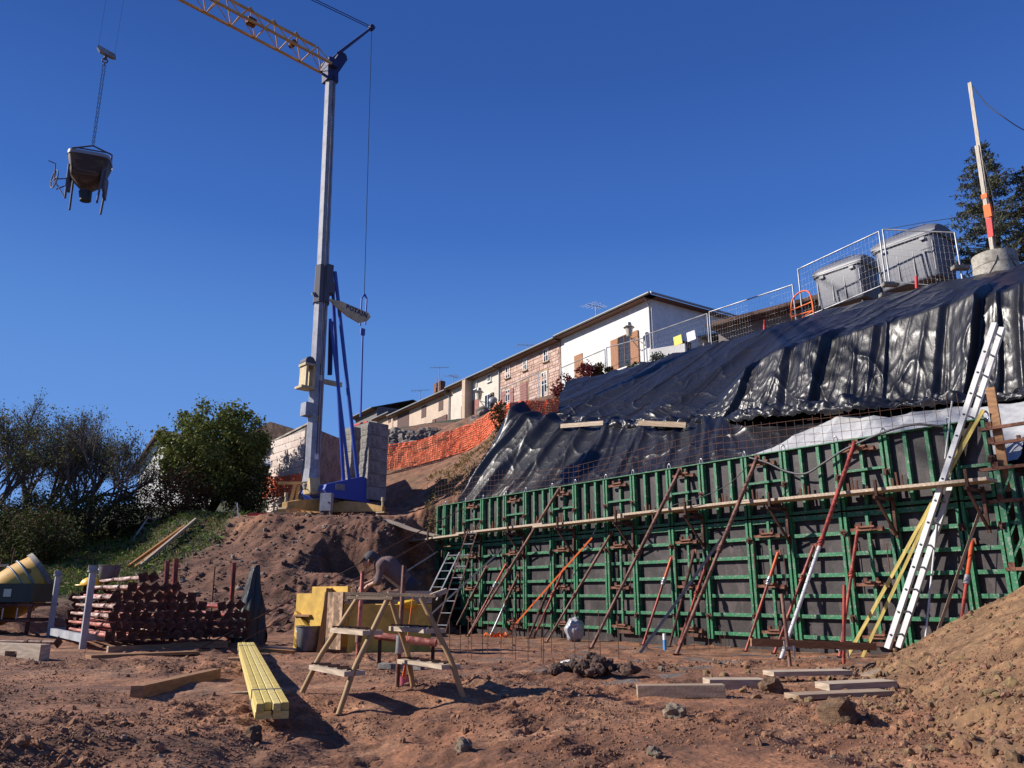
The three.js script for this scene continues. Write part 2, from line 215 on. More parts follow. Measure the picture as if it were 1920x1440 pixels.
// ground with clods, ruts and a rough cut face
function roughY(x, z) {
  const D = -z, sl = slope(x, z), [s, q] = toSQ(x, z); const bank = s > 0 && q > .6 ? 1 : 0;
  const near = sm(19, 14, D), mid = sm(34, 26, D);
  const cut = cl(sl * 1.6) * mid * (1 - bank) * (1 - .7 * grassAmt(x, z));
  let y = .05 * fbm(x * .55, z * .55, 1, 3) * mid * (1 - bank);
  if (D < 34 && !bank) {
    const patch = sm(.02, .42, fbm(x * .5 + 4, z * .5, 2, 3));
    const wallq = cl((-q - 1) / 3);
    const wx = x + .12 * nz(x * 3, z * 3, 4), wz = z + .12 * nz(x * 3, z * 3, 8);
    const lump = Math.max(0, fbm(wx * 2.6, wz * 2.6, 9, 3)) * .10 + Math.abs(fbm(wx * 5.5, wz * 5.5, 12, 3)) * .055;
    const hol = sm(1.6, .2, Math.hypot(x + .75, (z + 5.2) * .8)) + .8 * sm(1.6, .3, Math.hypot(x - 1.2, (z + 8.8) * 1.2)) + .9 * sm(1.5, .3, Math.hypot(x - .2, (z + 9.8) * 1.2));
    y += lump * (.07 + .68 * patch * patch + .75 * hol) * near * lerp(.5, 1, wallq) + .009 * fbm(x * 11, z * 11, 3, 2) * near * (.4 + patch) + .02 * fbm(x * 1.9, z * 1.9, 91, 2) * near + sm(11, 6, D) * (.008 * Math.abs(nz(x * 26, z * 26, 1)) * (.4 + patch) - .014 * Math.max(0, nz(x * 8.5, z * 8.5, 44) - .25));
    y += .030 * Math.max(0, fbm(x * 9, z * 9, 21, 2)) * near * (.15 + patch); { const tx = x - .35 * z - .3 * nz(x * .3, z * .3, 77), rut = Math.exp(-(((tx - 2.1) / .16) ** 2)) + Math.exp(-(((tx - 3.4) / .16) ** 2)); y -= .07 * rut * near * sm(-12, -10, z) * (.6 + .4 * Math.sin((x * .9 + z) * 22)); }
    y += cut * (.24 * fbm(x * .9, z * .9 + base0(x, z) * .6, 5, 4) + .12 * Math.abs(fbm(x * 3, base0(x, z) * 3, 6, 3)));
  } else y += .12 * fbm(x * .3, z * .3, 7, 3);
  return y;
}
const T = (x, z) => base0(x, z) + roughY(x, z);
function onT(px, py, D0 = 3, D1 = 60) { // sight line meets the ground
  const [m, n] = ray(px, py); let a = D0; const st = .05; for (let D = D0; D < D1; D += st) { if (EYE + n * D < T(m * D, -D)) { let lo = D - st, hi = D; for (let i = 0; i < 12; i++) { const c = (lo + hi) / 2; EYE + n * c < T(m * c, -c) ? hi = c : lo = c; } a = hi; return V(m * a, T(m * a, -a), -a); } } return P(px, py, D1);
}
{
  const xs = [], zs = [];
  const seg = (arr, a, b, st) => { for (let v = a; v < b - 1e-6; v += st) arr.push(v); };
  seg(xs, -60, -24, 2); seg(xs, -24, -12, .25); seg(xs, -12, -6, .1); seg(xs, -6, 6, .034); seg(xs, 6, 14, .1); seg(xs, 14, 24, .5); seg(xs, 24, 60.1, 2.5);
  seg(zs, -129, -50, 2); seg(zs, -50, -34, .4); seg(zs, -34, -20, .1); seg(zs, -20, -13, .075); seg(zs, -13, -8, .045); seg(zs, -8, -3.2, .03); seg(zs, -3.2, -1, .12); seg(zs, -1, 30, 1.5);
  const nx = xs.length, nzv = zs.length, p = new Float32Array(nx * nzv * 3), c = new Float32Array(nx * nzv * 3), uv = new Float32Array(nx * nzv * 2), idx = new Uint32Array((nx - 1) * (nzv - 1) * 6);
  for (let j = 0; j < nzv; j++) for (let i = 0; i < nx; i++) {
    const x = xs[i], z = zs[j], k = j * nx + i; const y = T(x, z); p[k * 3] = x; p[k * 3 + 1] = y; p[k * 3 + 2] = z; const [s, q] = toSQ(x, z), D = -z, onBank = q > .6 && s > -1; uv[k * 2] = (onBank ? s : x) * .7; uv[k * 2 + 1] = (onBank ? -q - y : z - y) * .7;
    let r = .47, g = .215, b = .112;
    const v = fbm(x * .6, z * .6, 30, 3), w = fbm(x * 2.3, z * 2.3, 31, 3);
    const gr = sm(.15, .8, .5 + .9 * v + .5 * w); r = lerp(r, .27, gr * .85); g = lerp(g, .118, gr * .85); b = lerp(b, .064, gr * .85);
    const fine = sm(.12, .5, fbm(x * 1.1 + 9, z * 1.1, 33, 3)); r = lerp(r, .54, fine * .7); g = lerp(g, .29, fine * .7); b = lerp(b, .17, fine * .7); const moundTone = sm(-2.2, -3.2, x) * sm(-18.6, -20.2, z + .6 * v) * sm(-27, -25.6, z); r = lerp(r, .25 + .08 * w, moundTone); g = lerp(g, .115 + .04 * w, moundTone); b = lerp(b, .07 + .03 * w, moundTone);  // earth face below the crane platform coloured darker than the floor
    const ash = sm(.25, .5, fbm(x * 1.5, z * 1.5, 40, 3)) * sm(-7, -8.5, z) * sm(-1.5, 1, x) * (q < -.5 ? 1 : 0); r = lerp(r, .23, ash); g = lerp(g, .20, ash); b = lerp(b, .185, ash);
    const G = grassAmt(x, z); r = lerp(r, .055, G); g = lerp(g, .07, G); b = lerp(b, .022, G);
    if (q > .6 && s > -2 && D > 10 || (x > -8 && D > 26 && y > 4.2)) { const t = cl(.5 + w); r = lerp(.30, .40, t); g = lerp(.145, .205, t); b = lerp(.085, .125, t); const tf2 = sm(.1, .4, fbm(x * .7, z * .7, 50, 3)) * (y > 7 ? 1 : .35); r = lerp(r, .13, tf2); g = lerp(g, .12, tf2); b = lerp(b, .06, tf2); }
    if (D > 44 || (D > 34 && x < -10)) { r = .09; g = .10; b = .045; }
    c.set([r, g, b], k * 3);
  }
  let t = 0; for (let j = 0; j < nzv - 1; j++) for (let i = 0; i < nx - 1; i++) { const a = j * nx + i, b = a + 1, d = a + nx, e = d + 1; idx[t++] = a; idx[t++] = d; idx[t++] = b; idx[t++] = b; idx[t++] = d; idx[t++] = e; }
  const g = new THREE.BufferGeometry(); g.setAttribute('position', new THREE.BufferAttribute(p, 3)); g.setAttribute('color', new THREE.BufferAttribute(c, 3)); g.setAttribute('uv', new THREE.BufferAttribute(uv, 2)); g.setIndex(new THREE.BufferAttribute(idx, 1)); g.computeVertexNormals();
  console.log('ground tris', idx.length / 3);
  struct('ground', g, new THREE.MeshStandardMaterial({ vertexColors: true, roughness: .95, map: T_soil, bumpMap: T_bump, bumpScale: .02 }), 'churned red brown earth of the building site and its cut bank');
  struct('outer_ground', new THREE.PlaneGeometry(900, 900, 1, 1).rotateX(-Math.PI / 2).translate(0, -1.2, -50), M(.10, .09, .06, 1), 'surrounding land beyond the building site');
}
// ================= formwork =================
const ROWS = [1, 2, 3, 4, 5, 6].map(k => -.203 + .38 * k), LTOP = 2.46, UTOP = 3.8;
const clampG = (() => merge([at(boxG(.62, .055, .06), 0, 0, .03), at(boxG(.30, .03, .10), .02, .042, .05), at(boxG(.07, .10, .05), -.12, .07, .05), at(boxG(.05, .12, .04), .10, .06, .06), at(boxG(.10, .04, .12), .26, -.03, .02)]))();
const ringG = (() => { const g = new THREE.TorusGeometry(.055, .014, 6, 14); g.scale(.75, 1.35, 1); return g; })();
const nutG = merge([at(boxG(.11, .11, .012), 0, 0, 0, 0, 0, .5), at(cylG(.025, .025, .06, 8), 0, 0, .03, Math.PI / 2), at(boxG(.13, .03, .02), 0, 0, .05, 0, 0, .7)]);
const geoC = {}; const gb = (w, h, d) => geoC[[w, h, d]] || (geoC[[w, h, d]] = boxG(w, h, d));
function addB(name, p, w, h, d, x, y, z, m) { const b = mesh(name, gb(w, h, d), m, p); b.position.set(x, y, z); return b; }
const faces = [[.060, .045, .046], [.052, .040, .042], [.068, .050, .049], [.046, .035, .037]].map(c => { const m = M(...c, .55, { map: T_board.clone(), ...bump(2, .002) }); m.map.offset.set(R(), R()); m.map.repeat.set(.45, .45); m.map.needsUpdate = true; return m; }), faceV = () => faces[Math.floor(R() * 4)];
function lowerPanel(w, kind, i) {
  const p = thing('formwork_panel', '', 'formwork panel'); const g = mat.green;
  addB('face_board', p, w - .004, LTOP + .30, .022, w / 2, LTOP / 2 - .15, -.012, faceV());
  for (const x of [.047, w - .047]) addB('edge_stud', p, .052, LTOP - .06, .13, x, LTOP / 2 + .03, .065, g);
  for (const y of ROWS) addB('rail', p, w - .15, .070, kind === 'wide' ? .10 : .075, w / 2, y, kind === 'wide' ? .05 : .038, g);
  addB('rail', p, w - .13, .09, .10, w / 2, LTOP - .05, .05, mat.greenDark);
  if (kind === 'narrow') {
    addB('waler', p, .055, LTOP - .2, .05, w / 2, LTOP / 2 + .05, .105, mat.greenDark);
    [2.1, 1.13, .24].forEach((y, k) => { const c = mesh('clamp', clampG, mat.rust, p); c.position.set(w / 2, y + (R() - .5) * .04, .13); c.rotation.z = (R() - .5) * .04; });
    addB('packing_board', p, w * .55, .09, .05, w * .6, .12, .10, mat.rustDark);
    mesh('tie_rod', at(cylG(.009, .009, .95, 6), .10, 1.55, .14), mat.rebarDark, p); mesh('tie_rod', at(cylG(.009, .009, .9, 6), w - .16, 1.4, .13), mat.rebarDark, p);
  }
  for (const y of [2.05, .52]) { const n = mesh('wing_nut', nutG, mat.rustDark, p); n.position.set(w + .002, y + (R() - .5) * .06, .14); n.rotation.z = R() * 2; }
  return p;
}
function upperPanel(w, kind) {
  const p = thing('formwork_panel', '', 'formwork panel'), h = UTOP - LTOP - .035, y0 = LTOP + .035, g = mat.green;
  addB('face_board', p, w - .004, h, .022, w / 2, y0 + h / 2, -.012, faceV());
  for (const x of [.047, w - .047]) addB('edge_stud', p, .052, h - .02, .12, x, y0 + h / 2 - .01, .06, g);
  addB('rail', p, w - .003, .02, .125, w / 2, UTOP + .008, .062, g); addB('rail', p, w - .13, .06, .09, w / 2, y0 + .03, .045, g);
  if (kind === 'wide') for (const k of [1, 2]) addB('stud', p, .062, h - .09, .095, w * k / 3, y0 + h / 2 + .02, .0475, g);
  else if (w > .6) {
    addB('stud', p, .058, h - .09, .07, w / 2, y0 + h / 2 + .02, .035, mat.green); addB('rail', p, w - .13, .045, .06, w / 2, y0 + .72, .045 + .03, g);
    for (const y of R() < .5 ? [UTOP - .22] : [UTOP - .2, y0 + .28]) { const c = mesh('clamp', clampG, mat.rust, p); c.position.set(w / 2, y, .10); c.rotation.z = (R() - .5) * .06; }
  } else addB('rail', p, w - .13, .05, .08, w / 2, y0 + .55, .04, g);
  const n = mesh('wing_nut', nutG, mat.rustDark, p); n.position.set(w + .002, y0 + .62, .125); n.rotation.z = R() * 2;
  const r = mesh('lifting_ring', ringG, mat.galv, p); r.position.set(w, UTOP + .055, .06); r.rotation.y = R() - .5;
  return p;
}
srand(77);
{
  const W = 1.155, N = .94; let s = 0; const seq = [['narrow', .47]]; for (let i = 0; i < 8; i++) seq.push(['wide', W], ['narrow', N]);
  seq[seq.length - 1][1] = .60;
  seq.forEach(([k, w], i) => {
    const end = i === 0 || i === seq.length - 1;
    const a = lowerPanel(w, end ? 'end' : k, i), b = upperPanel(w, k);
    for (const [p, row] of [[a, 'lower'], [b, 'upper']]) {
      const [x, z] = SQ(s, 0); p.position.set(x, 0, z); p.rotation.y = WANG;
      const kind = end ? 'slim filler' : k === 'wide' ? 'wide' : 'narrow';
      if (i === 0) tag(p, `slim green formwork panel ending the ${row} row beside the earth cut`, 'formwork panel', 'green formwork panels');
      else if (end) tag(p, `slim green formwork panel ending the ${row} row by the white sheet`, 'formwork panel', 'green formwork panels');
      else { const od = ['first', 'second', 'third', 'fourth', 'fifth', 'sixth', 'seventh', 'eighth'][Math.floor((i - 1) / 2)]; tag(p, k === 'wide' ? (row === 'lower' ? `wide green ribbed panel of the lower row, ${od} wide one from earth cut` : `wide green studded panel above the walkway, ${od} wide one from earth cut`) : (row === 'lower' ? `narrow green panel with rusty clamps, lower row, ${od} narrow one from earth cut` : `narrow green panel with crossbar above walkway, ${od} narrow one from earth cut`), 'formwork panel', 'green formwork panels'); }
    }
    s += w;
  });
  globalThis.SEND = s; 
}
const SE = globalThis.SEND;
// fresh wall and inside face behind the panels
tag(mesh('inner_formwork', barG(SV(.02, .34, 1.4), SV(SE, .34, 1.4), 3.7, .05), mat.woodBrown), 'plywood inner shutter standing behind the green formwork', 'formwork');
// end of the wall: boxed column, timber stop and clamps
{
  const t = thing('end_shutter', 'boxed end of the formwork with timber stop and rusty clamps', 'formwork', [...SQ(SE, 0)].length ? SV(SE, 0, 0) : 0, WANG);
  mesh('corner_post', merge([at(boxG(.09, 3.1, .13), .05, 1.45, .07), at(boxG(.06, 3.1, .10), .24, 1.45, .05)]), mat.greenDark, t);
  for (let k = 0; k < 8; k++) mesh('lacing_bar', barG(V(.08, .15 + k * .34, .11), V(.25, .15 + (k + 1) * .34, .09), .03, .03), mat.green, t);
  mesh('return_board', at(boxG(.03, 2.95, .42), .29, 1.4, -.19), mat.face, t); mesh('return_panel', at(boxG(.06, 2.9, .34), .34, 1.35, -.17), mat.green, t);
  for (const y of ROWS) mesh('rail', at(boxG(.18, .05, .06), .15, y, .02), mat.green, t);
  mesh('timber_stop', at(boxG(.14, 1.75, .045), .12, 3.45, .005), mat.woodBrown, t);
  for (const [y, l] of [[3.62, .8], [3.36, .5], [2.95, 1.0], [2.42, .9], [1.35, .7]]) { mesh('clamp', merge([at(boxG(l, .05, .06), .3, y, .12), at(boxG(.09, .11, .05), .05, y + .05, .13), at(boxG(.05, .10, .05), .3 + l / 2 - .1, y + .03, .12)]), mat.rust, t); }
}
// reinforcement mesh standing in the wall
{
  const t = thing('rebar_mesh', 'rusty reinforcement mesh sticking up behind the formwork top', 'rebar mesh');
  const top = s => 4.5 + .12 * Math.sin(s * .7) + .2 * sm(4, 0, s) + .06 * Math.sin(s * 2.3);
  const vg = boxG(.006, 1.6, .006); srand(5);
  for (let s = -.6; s < SE - .4; s += .2) { const b = mesh('upright_bar', vg, mat.rebar, t), h = top(s); b.position.copy(SV(s + RG() * .015, .2 + .01 * RG(), h - .8)); b.rotation.y = WANG; b.rotation.z = RG() * .02; }
  for (let k = 0; k < 5; k++) for (let s = -.6; s < SE - 1.2; s += 2.35) mesh('cross_bar', barG(SV(s, .19, top(s) - .07 - k * .155), SV(Math.min(s + 2.6, SE - .5), .19, top(s + 2.5) - .07 - k * .155 + RG() * .02), .006, .006), mat.rebar, t);
}
// ================= walkway planks and brackets =================
{
  const L = [[-1.5, 2.05, .01], [1.9, 6.0, .05], [5.6, 9.0, .0], [8.8, 12.6, .05], [12.3, 16.95, .02]];
  const dev = s => pl([[-1.5, 2.68], [0, 2.72], [6, 2.74], [12, 2.76], [17, 2.72]], s);
  L.forEach(([a, b, o], i) => {
    const g = sheetG(1, 1, () => [0, 0, 0]); const gg = chamfG(b - a, .055, .42, .004); const p = gg.attributes.position;
    for (let k = 0; k < p.count; k++) { const u = (p.getX(k) + (b - a) / 2) / (b - a); p.setY(k, p.getY(k) - .05 * Math.sin(Math.PI * u)); }
    gg.computeVertexNormals(); gg.translate((b - a) / 2, 0, 0);
    const c = SV(a, -.40, dev(a) + o), m = mesh('walkway_plank', gg, mat.woodPale); m.position.copy(c); m.rotation.y = WANG; m.rotation.z = Math.atan2(dev(b) - dev(a), b - a);
    tag(m, ['pale scaffold plank at earth end of the formwork walkway', 'pale walkway plank next to the earth end plank', 'pale plank in the middle of the formwork walkway', 'pale walkway plank two along from the white ladder', 'long pale walkway plank passing behind the white ladder'][i], 'plank', 'planks of the formwork walkway');
  });
  const bg = merge([at(boxG(.04, .05, .72), 0, 2.60, .46), at(boxG(.045, .34, .045), 0, 2.74, .72), barG(V(0, 2.58, .74), V(0, 1.95, .14), .04, .04), at(boxG(.05, .75, .05), 0, 2.30, .16)]);
  srand(9); [.47, 2.55, 4.65, 6.75, 8.85, 10.95, 13.05, 15.2, 16.7].forEach((s, i) => { const t = thing('walkway_bracket', i === 8 ? 'rusty bracket holding the walkway end behind the white ladder' : `rusty bracket carrying the walkway, ${['first', 'second', 'third', 'fourth', 'fifth', 'sixth', 'seventh', 'eighth'][i]} one from the earth cut`, 'bracket', SV(s, 0, 0), WANG, 'brackets under the walkway'); mesh('arm', bg, mat.rustDark, t); });
  // spare wedges and pins lodged between plank and panels
  srand(21); let k = 0; for (let s = 1.2; s < 16; s += 1.02) { const g = merge([at(boxG(.035, .30, .02), 0, .15, 0, 0, 0, .04), at(boxG(.03, .24, .02), .09, .12, 0, 0, 0, -.05), ...(R() < .5 ? [at(boxG(.05, .20, .02), -.08, .10, .01)] : [])]); const m = mesh('wedge_bundle', g, mat.rust); m.position.copy(SV(s + RG() * .2, -.17, 2.78)); m.rotation.y = WANG; tag(m, 'rusty steel wedges stuck upright behind the walkway planks', 'wedges', 'wedges along the walkway'); }
}
// ================= raking props =================
function prop(top, foot, kind, label, o = {}) {
  const t = thing('raking_prop', label, 'steel prop', foot, 0, 'raking props bracing the formwork'), b = top.clone().sub(foot), L = b.length(), d = b.clone().normalize(), Z = V(0, 0, 0), k = o.joint ?? .5, j = d.clone().multiplyScalar(L * k), r = o.r || .031;
  const [lo, hi] = { rust: [mat.propRust, mat.propRust], red: [mat.propRed, mat.propRed], orange: [mat.propRed, mat.propOrange], grey: [mat.galv, mat.propRust], white: [mat.white, mat.propRed], dark: [mat.rustDark, mat.rustDark] }[kind];
  mesh('lower_tube', rodG(Z, j, r * (o.swap ? 1.15 : .92)), lo, t); mesh('upper_tube', rodG(j, b, r * (o.swap ? .9 : 1.12)), hi, t);
  const a = j.clone().addScaledVector(d, -.07); mesh('collar', merge([rodG(a, j.clone().addScaledVector(d, .09), r * 1.55, r * 1.5), at(new THREE.TorusGeometry(r * 2.2, .008, 5, 12), j.x, j.y, j.z, .6, .4)]), kind === 'orange' ? mat.galv : hi, t);
  if (kind === 'white') { const h = []; for (let i = 1; i < 14; i++) { const c = d.clone().multiplyScalar(L * k * i / 14); h.push(rodG(c.clone().add(V(-.034, 0, .02)), c.clone().add(V(.034, 0, -.02)), .009, .009, 6)); } mesh('pin_hole', merge(h), mat.dark, t); }
  const ff = mesh('foot_plate', boxG(.15, .012, .13), mat.rust, t); ff.position.set(0, .02, 0);
  const tp = mesh('head_plate', boxG(.12, .10, .02), mat.rust, t); tp.position.copy(b); tp.rotation.y = WANG;
}
const F = (px, py, q) => { const p = PQ(px, py, q); p.y = T(p.x, p.z) + .02; return p; };
const gnd = (px, py) => { let p = onT(px, py, 6, 40); const [s, q] = toSQ(p.x, p.z); if (s > -1 && q > -.4) { p = PQ(px, py, -.75); p.y = T(p.x, p.z); } return p; };
[[1049, 916, 877, 1194, 'rust', 'long rusty prop to panel tops, farthest from white ladder', .45], [1275, 881, 1108, 1216, 'rust', 'long rusty prop to panel tops, third from white ladder', .5], [1420, 858, 1268, 1228, 'rust', 'long rusty prop to panel tops beside grey ratchet strap', .5],
[1603, 829, 1464, 1237, 'white', 'long prop with red upper tube and perforated white lower tube', .5]].forEach(([a, b, c, d, k, l, j]) => prop(PQ(a, b, -.2), gnd(c, d), k, l, { r: .036, joint: j }));
[[1147, 999, 1024, 1205, 'rust', 'rusty prop reaching to just below walkway between orange strap and mortar sack', .42], [1058, 1065, 1000, 1197, 'red', 'short red prop crossing behind the orange strap', .62], [1031, 1099, 991, 1192, 'dark', 'short dark prop beside the orange strap foot', .5],
[949, 1058, 877, 1193, 'orange', 'prop with orange top sharing its foot with the farthest long prop', .7], [912, 1063, 849, 1187, 'rust', 'short rusty prop next to the dark steel ladder', .5], [971, 1079, 920, 1189, 'grey', 'short prop with galvanised lower tube', .55],
[1259, 1046, 1205, 1202, 'orange', 'red prop with orange head and shiny collar near the grey strap foot', .72], [1302, 1034, 1255, 1213, 'dark', 'dark prop standing behind the grey ratchet strap by blue and white can', .5], [1329, 1046, 1272, 1211, 'red', 'bright red prop parallel to long rusty prop by the grey strap', .6],
[1459, 1036, 1398, 1222, 'orange', 'red prop with orange head left of the batter board', .7], [1526, 1024, 1451, 1221, 'red', 'bright red prop crossing behind the white perforated prop', .7], [1609, 988, 1574, 1233, 'red', 'upright red prop behind the batter board post', .62],
[1823, 1015, 1795, 1207, 'orange', 'orange prop at the boxed end beside the sand heap', .6], [820, 1071, 795, 1113, 'red', 'small red prop braced against the earth cut', .5]].forEach(([a, b, c, d, k, l, j]) => prop(PQ(a, b, -.12), a === 820 ? P(795, 1113, 24.4) : a === 1823 ? PQ(1796, 1209, -1.15) : gnd(c, d), k, l, { joint: j }));
// ratchet straps
const strap = (a, b, m, l, w = .05) => { const g = barG(a, b, .006, w, V(.3, .5, .9)); tag(mesh('ratchet_strap', g, m), l, 'strap', 'straps tensioned to the formwork'); };
strap(PQ(1360, 1000, -.2), gnd(1200, 1225), mat.strap, 'grey ratchet strap tied down between red props', .055);
strap(PQ(949, 1023, -.2), PQ(809, 1151, -2.2), mat.strap, 'grey strap slanting across towards the dark steel ladder', .05);
strap(PQ(1840, 951, -.2), gnd(1732, 1193), mat.woodOld, 'faded beige strap at the boxed end of the formwork', .05);
strap(PQ(822, 1033, -.1), P(748, 1080, 19.5), mat.strap, 'grey strap running out past the earth cut behind the worker', .045);
{
  const t = thing('orange_strap', 'orange ratchet strap tied to formwork with loose tail on the ground', 'strap', gnd(958, 1195)); const o = t.position.clone();
  mesh('taut_strap', barG(PQ(1110, 1008, -.2).sub(o), V(0, .22, 0), .006, .04, V(.3, .5, .9)), mat.orange, t); mesh('hook', barG(PQ(1112, 1002, -.19).sub(o), PQ(1118, 990, -.15).sub(o), .02, .03), mat.galv, t);
  const tail = []; for (let i = 0; i <= 40; i++) { const a = i * .42; tail.push(V(-.1 - .5 * i / 40 + .16 * Math.cos(a), .06 + .05 * Math.sin(i * 1.1) + (i === 0 ? .15 : 0), .25 * Math.sin(a) * (1 - .3 * i / 40))); }
  const c = new THREE.CatmullRomCurve3([V(0, .22, 0), ...tail]); const g = sheetG(140, 1, (u, v) => { const p = c.getPoint(u); return [p.x, p.y + (v - .5) * .05, p.z + (v - .5) * .03]; }); const m2 = mat.orange.clone(); m2.side = THREE.DoubleSide; mesh('loose_tail', g, m2, t);
}
// ================= ladders and leaning poles =================
function ladder(name, label, f0, f1, t0, t1, rw, rd, n, mt, group, rungM = mt) { // feet f0,f1 tops t0,t1
  const t = thing(name, label, 'ladder', f0, 0, group), o = f0.clone(), s = p => p.clone().sub(o), side = f1.clone().sub(f0).normalize();
  mesh('rail', barG(s(f0), s(t0), rd, rw, side), mt, t); mesh('rail', barG(s(f1), s(t1), rd, rw, side), mt, t);
  for (let i = 0; i < n; i++) { const k = (i + .6) / n; mesh('rung', rodG(s(f0.clone().lerp(t0, k)), s(f1.clone().lerp(t1, k)), .017, .017, 8), rungM, t); }
  return t;
}
{
  const f0 = PQ(1664, 1216, -1.05), top = PQ(1865, 606, .30);
  const t = ladder('aluminium_ladder', 'white aluminium extension ladder leaning on the formwork beside yellow battens', f0, V(f0.x, f0.y, f0.z).add(V(.30, 0, -.24)), top, top.clone().add(V(.28, 0, -.24)), .085, .075, 15, mat.white, undefined, mat.steelGrey);
  const hp = []; for (let i = 0; i < 14; i++) { const c = f0.clone().lerp(top, (i + .6) / 15).sub(f0); hp.push(rodG(c.clone().add(V(-.04, 0, .036)), c.clone().add(V(.0, 0, 0)), .018, .018, 8)); } mesh('rung_end', merge(hp), mat.dark, t);
}
{
  const f0 = gnd(815, 1186), t0 = PQ(878, 992, -.72);
  ladder('steel_ladder', 'dark steel ladder reaching the walkway by the earth cut', f0, f0.clone().add(V(.30, 0, .12)), t0, t0.clone().add(V(.30, 0, .12)), .03, .04, 9, mat.rustDark, 'site ladders by the earth cut', mat.galv);
  const f2 = P(797, 1148, 24.2); f2.y = T(f2.x, f2.z); const t2 = PQ(842, 1036, -.25);
  ladder('steel_ladder', 'short pale ladder leaning on formwork next to the earth cut', f2, f2.clone().add(V(.34, 0, .12)), t2, t2.clone().add(V(.34, 0, .12)), .03, .04, 6, mat.galv, 'site ladders by the earth cut');
}
const lean = (name, a, b, w, m, label, cat, group) => tag(mesh(name, barG(a, b, w, w * .55), m), label, cat, group);
lean('yellow_batten', gnd(1590, 1229), PQ(1844, 768, -.1), .055, mat.woodYellow, 'long yellow timber batten leaning behind the aluminium ladder', 'batten', 'yellow battens by the ladder');
lean('yellow_batten', gnd(1616, 1226), PQ(1823, 790, -.02), .05, mat.woodYellow, 'shorter yellow timber batten leaning behind the aluminium ladder', 'batten', 'yellow battens by the ladder');
tag(mesh('white_rod', rodG(gnd(1729, 1226), PQ(1757, 975, -.2), .016), mat.white), 'thin white rod propped against the lower panels by the ladder', 'rod');
tag(mesh('white_rod', rodG(PQ(1772, 860, -.16), PQ(1785, 752, -.1), .014), mat.white), 'thin white rod sticking up past the formwork top', 'rod');
// hose draped over the panels
tag(mesh('vibrator_hose', tubeG([[1405, 858], [1440, 868], [1475, 884], [1510, 888], [1545, 868], [1580, 845], [1620, 826], [1665, 808], [1715, 796], [1770, 800]].map(([x, y]) => PQ(x, y, -.22)), .022, 60, 8), mat.hose), 'thick dark hose draped along the top of the formwork', 'hose');
tag(mesh('cable', tubeG([[1220, 960], [1270, 945], [1320, 930], [1370, 905], [1405, 870]].map(([x, y]) => PQ(x, y, -.75)), .008, 30, 5), mat.black), 'thin black cable looping over the walkway', 'cable');
// mortar sack, spray can, strap bundle at the foot of the panels
{
  const p = gnd(1078, 1198); const g = new THREE.SphereGeometry(.27, 32, 24), a = g.attributes.position; for (let i = 0; i < a.count; i++) { const v = V(a.getX(i), a.getY(i), a.getZ(i)), k = 1 + .22 * fbm(v.x * 7, v.y * 7, v.z * 7, 3); a.setXYZ(i, v.x * k * .85, v.y * k * 1.1, v.z * k * .8); } g.computeVertexNormals(); g.translate(0, .27, 0);
  const m = tag(mesh('plastic_sack', g, M(.33, .34, .36, .28)), 'crumpled grey plastic sack standing at the foot of the formwork', 'sack'); m.position.copy(p);
  const q = gnd(1247, 1219); const c = thing('spray_can', 'blue and white marking spray can standing by the grey strap', 'spray can', q); mesh('body', at(cylG(.035, .035, .2, 14), 0, .1, 0), M(.08, .3, .62, .4), c); mesh('cap', at(cylG(.036, .034, .12, 14), 0, .26, 0), mat.whiteFlat, c);
}
// starter bars in the footing trench
srand(3); [[843, 1228], [863, 1224], [877, 1232], [884, 1236], [905, 1226], [914, 1228], [939, 1232], [960, 1228], [966, 1238], [990, 1240], [992, 1222], [1015, 1234], [1018, 1246], [1034, 1226], [1078, 1236], [1105, 1242], [1126, 1232], [1160, 1236], [1288, 1216], [1302, 1218], [1330, 1222], [1352, 1214], [1361, 1220], [1200, 1214], [1500, 1226], [1705, 1222]].forEach(([x, y]) => {
  const p = onT(x, y, 6, 30), h = RR(.42, .62), m = mesh('starter_bar', rodG(V(0, -.05, 0), V(RG() * .02, h, RG() * .02), .006, .006, 5), mat.rebarDark); m.position.copy(p); tag(m, 'thin rusty starter bar standing in the earth before the formwork', 'starter bar', 'starter bars in the footing');
});
// batter board
{
  const a = P(1483, 1266, 10.5), b = P(1580, 1240, 11.6); a.y = T(a.x, a.z) - .05; b.y = T(b.x, b.z) - .05;
  const t = thing('batter_board', 'brown setting out board clamped between two steel posts', 'batter board', a); const s = p => p.clone().sub(a);
  const ta = P(1466, 1114, 10.7), tb = P(1583, 1097, 11.6); mesh('post', rodG(V(0, 0, 0), s(ta), .026), mat.propRust, t); mesh('post', rodG(s(b), s(tb), .026), mat.propRed, t);
  mesh('board', barG(s(P(1408, 1204, 10.6)), s(P(1642, 1213, 11.6)), .10, .027), mat.woodBrown, t);
  for (const p of [P(1478, 1215, 10.55), P(1579, 1217, 11.5)]) mesh('clamp', merge([at(boxG(.12, .03, .12), ...s(p).toArray()), at(boxG(.02, .14, .03), ...s(p).add(V(.05, -.04, .06)).toArray()), at(boxG(.02, .12, .03), ...s(p).add(V(-.06, .03, .05)).toArray())]), mat.galv, t);
}
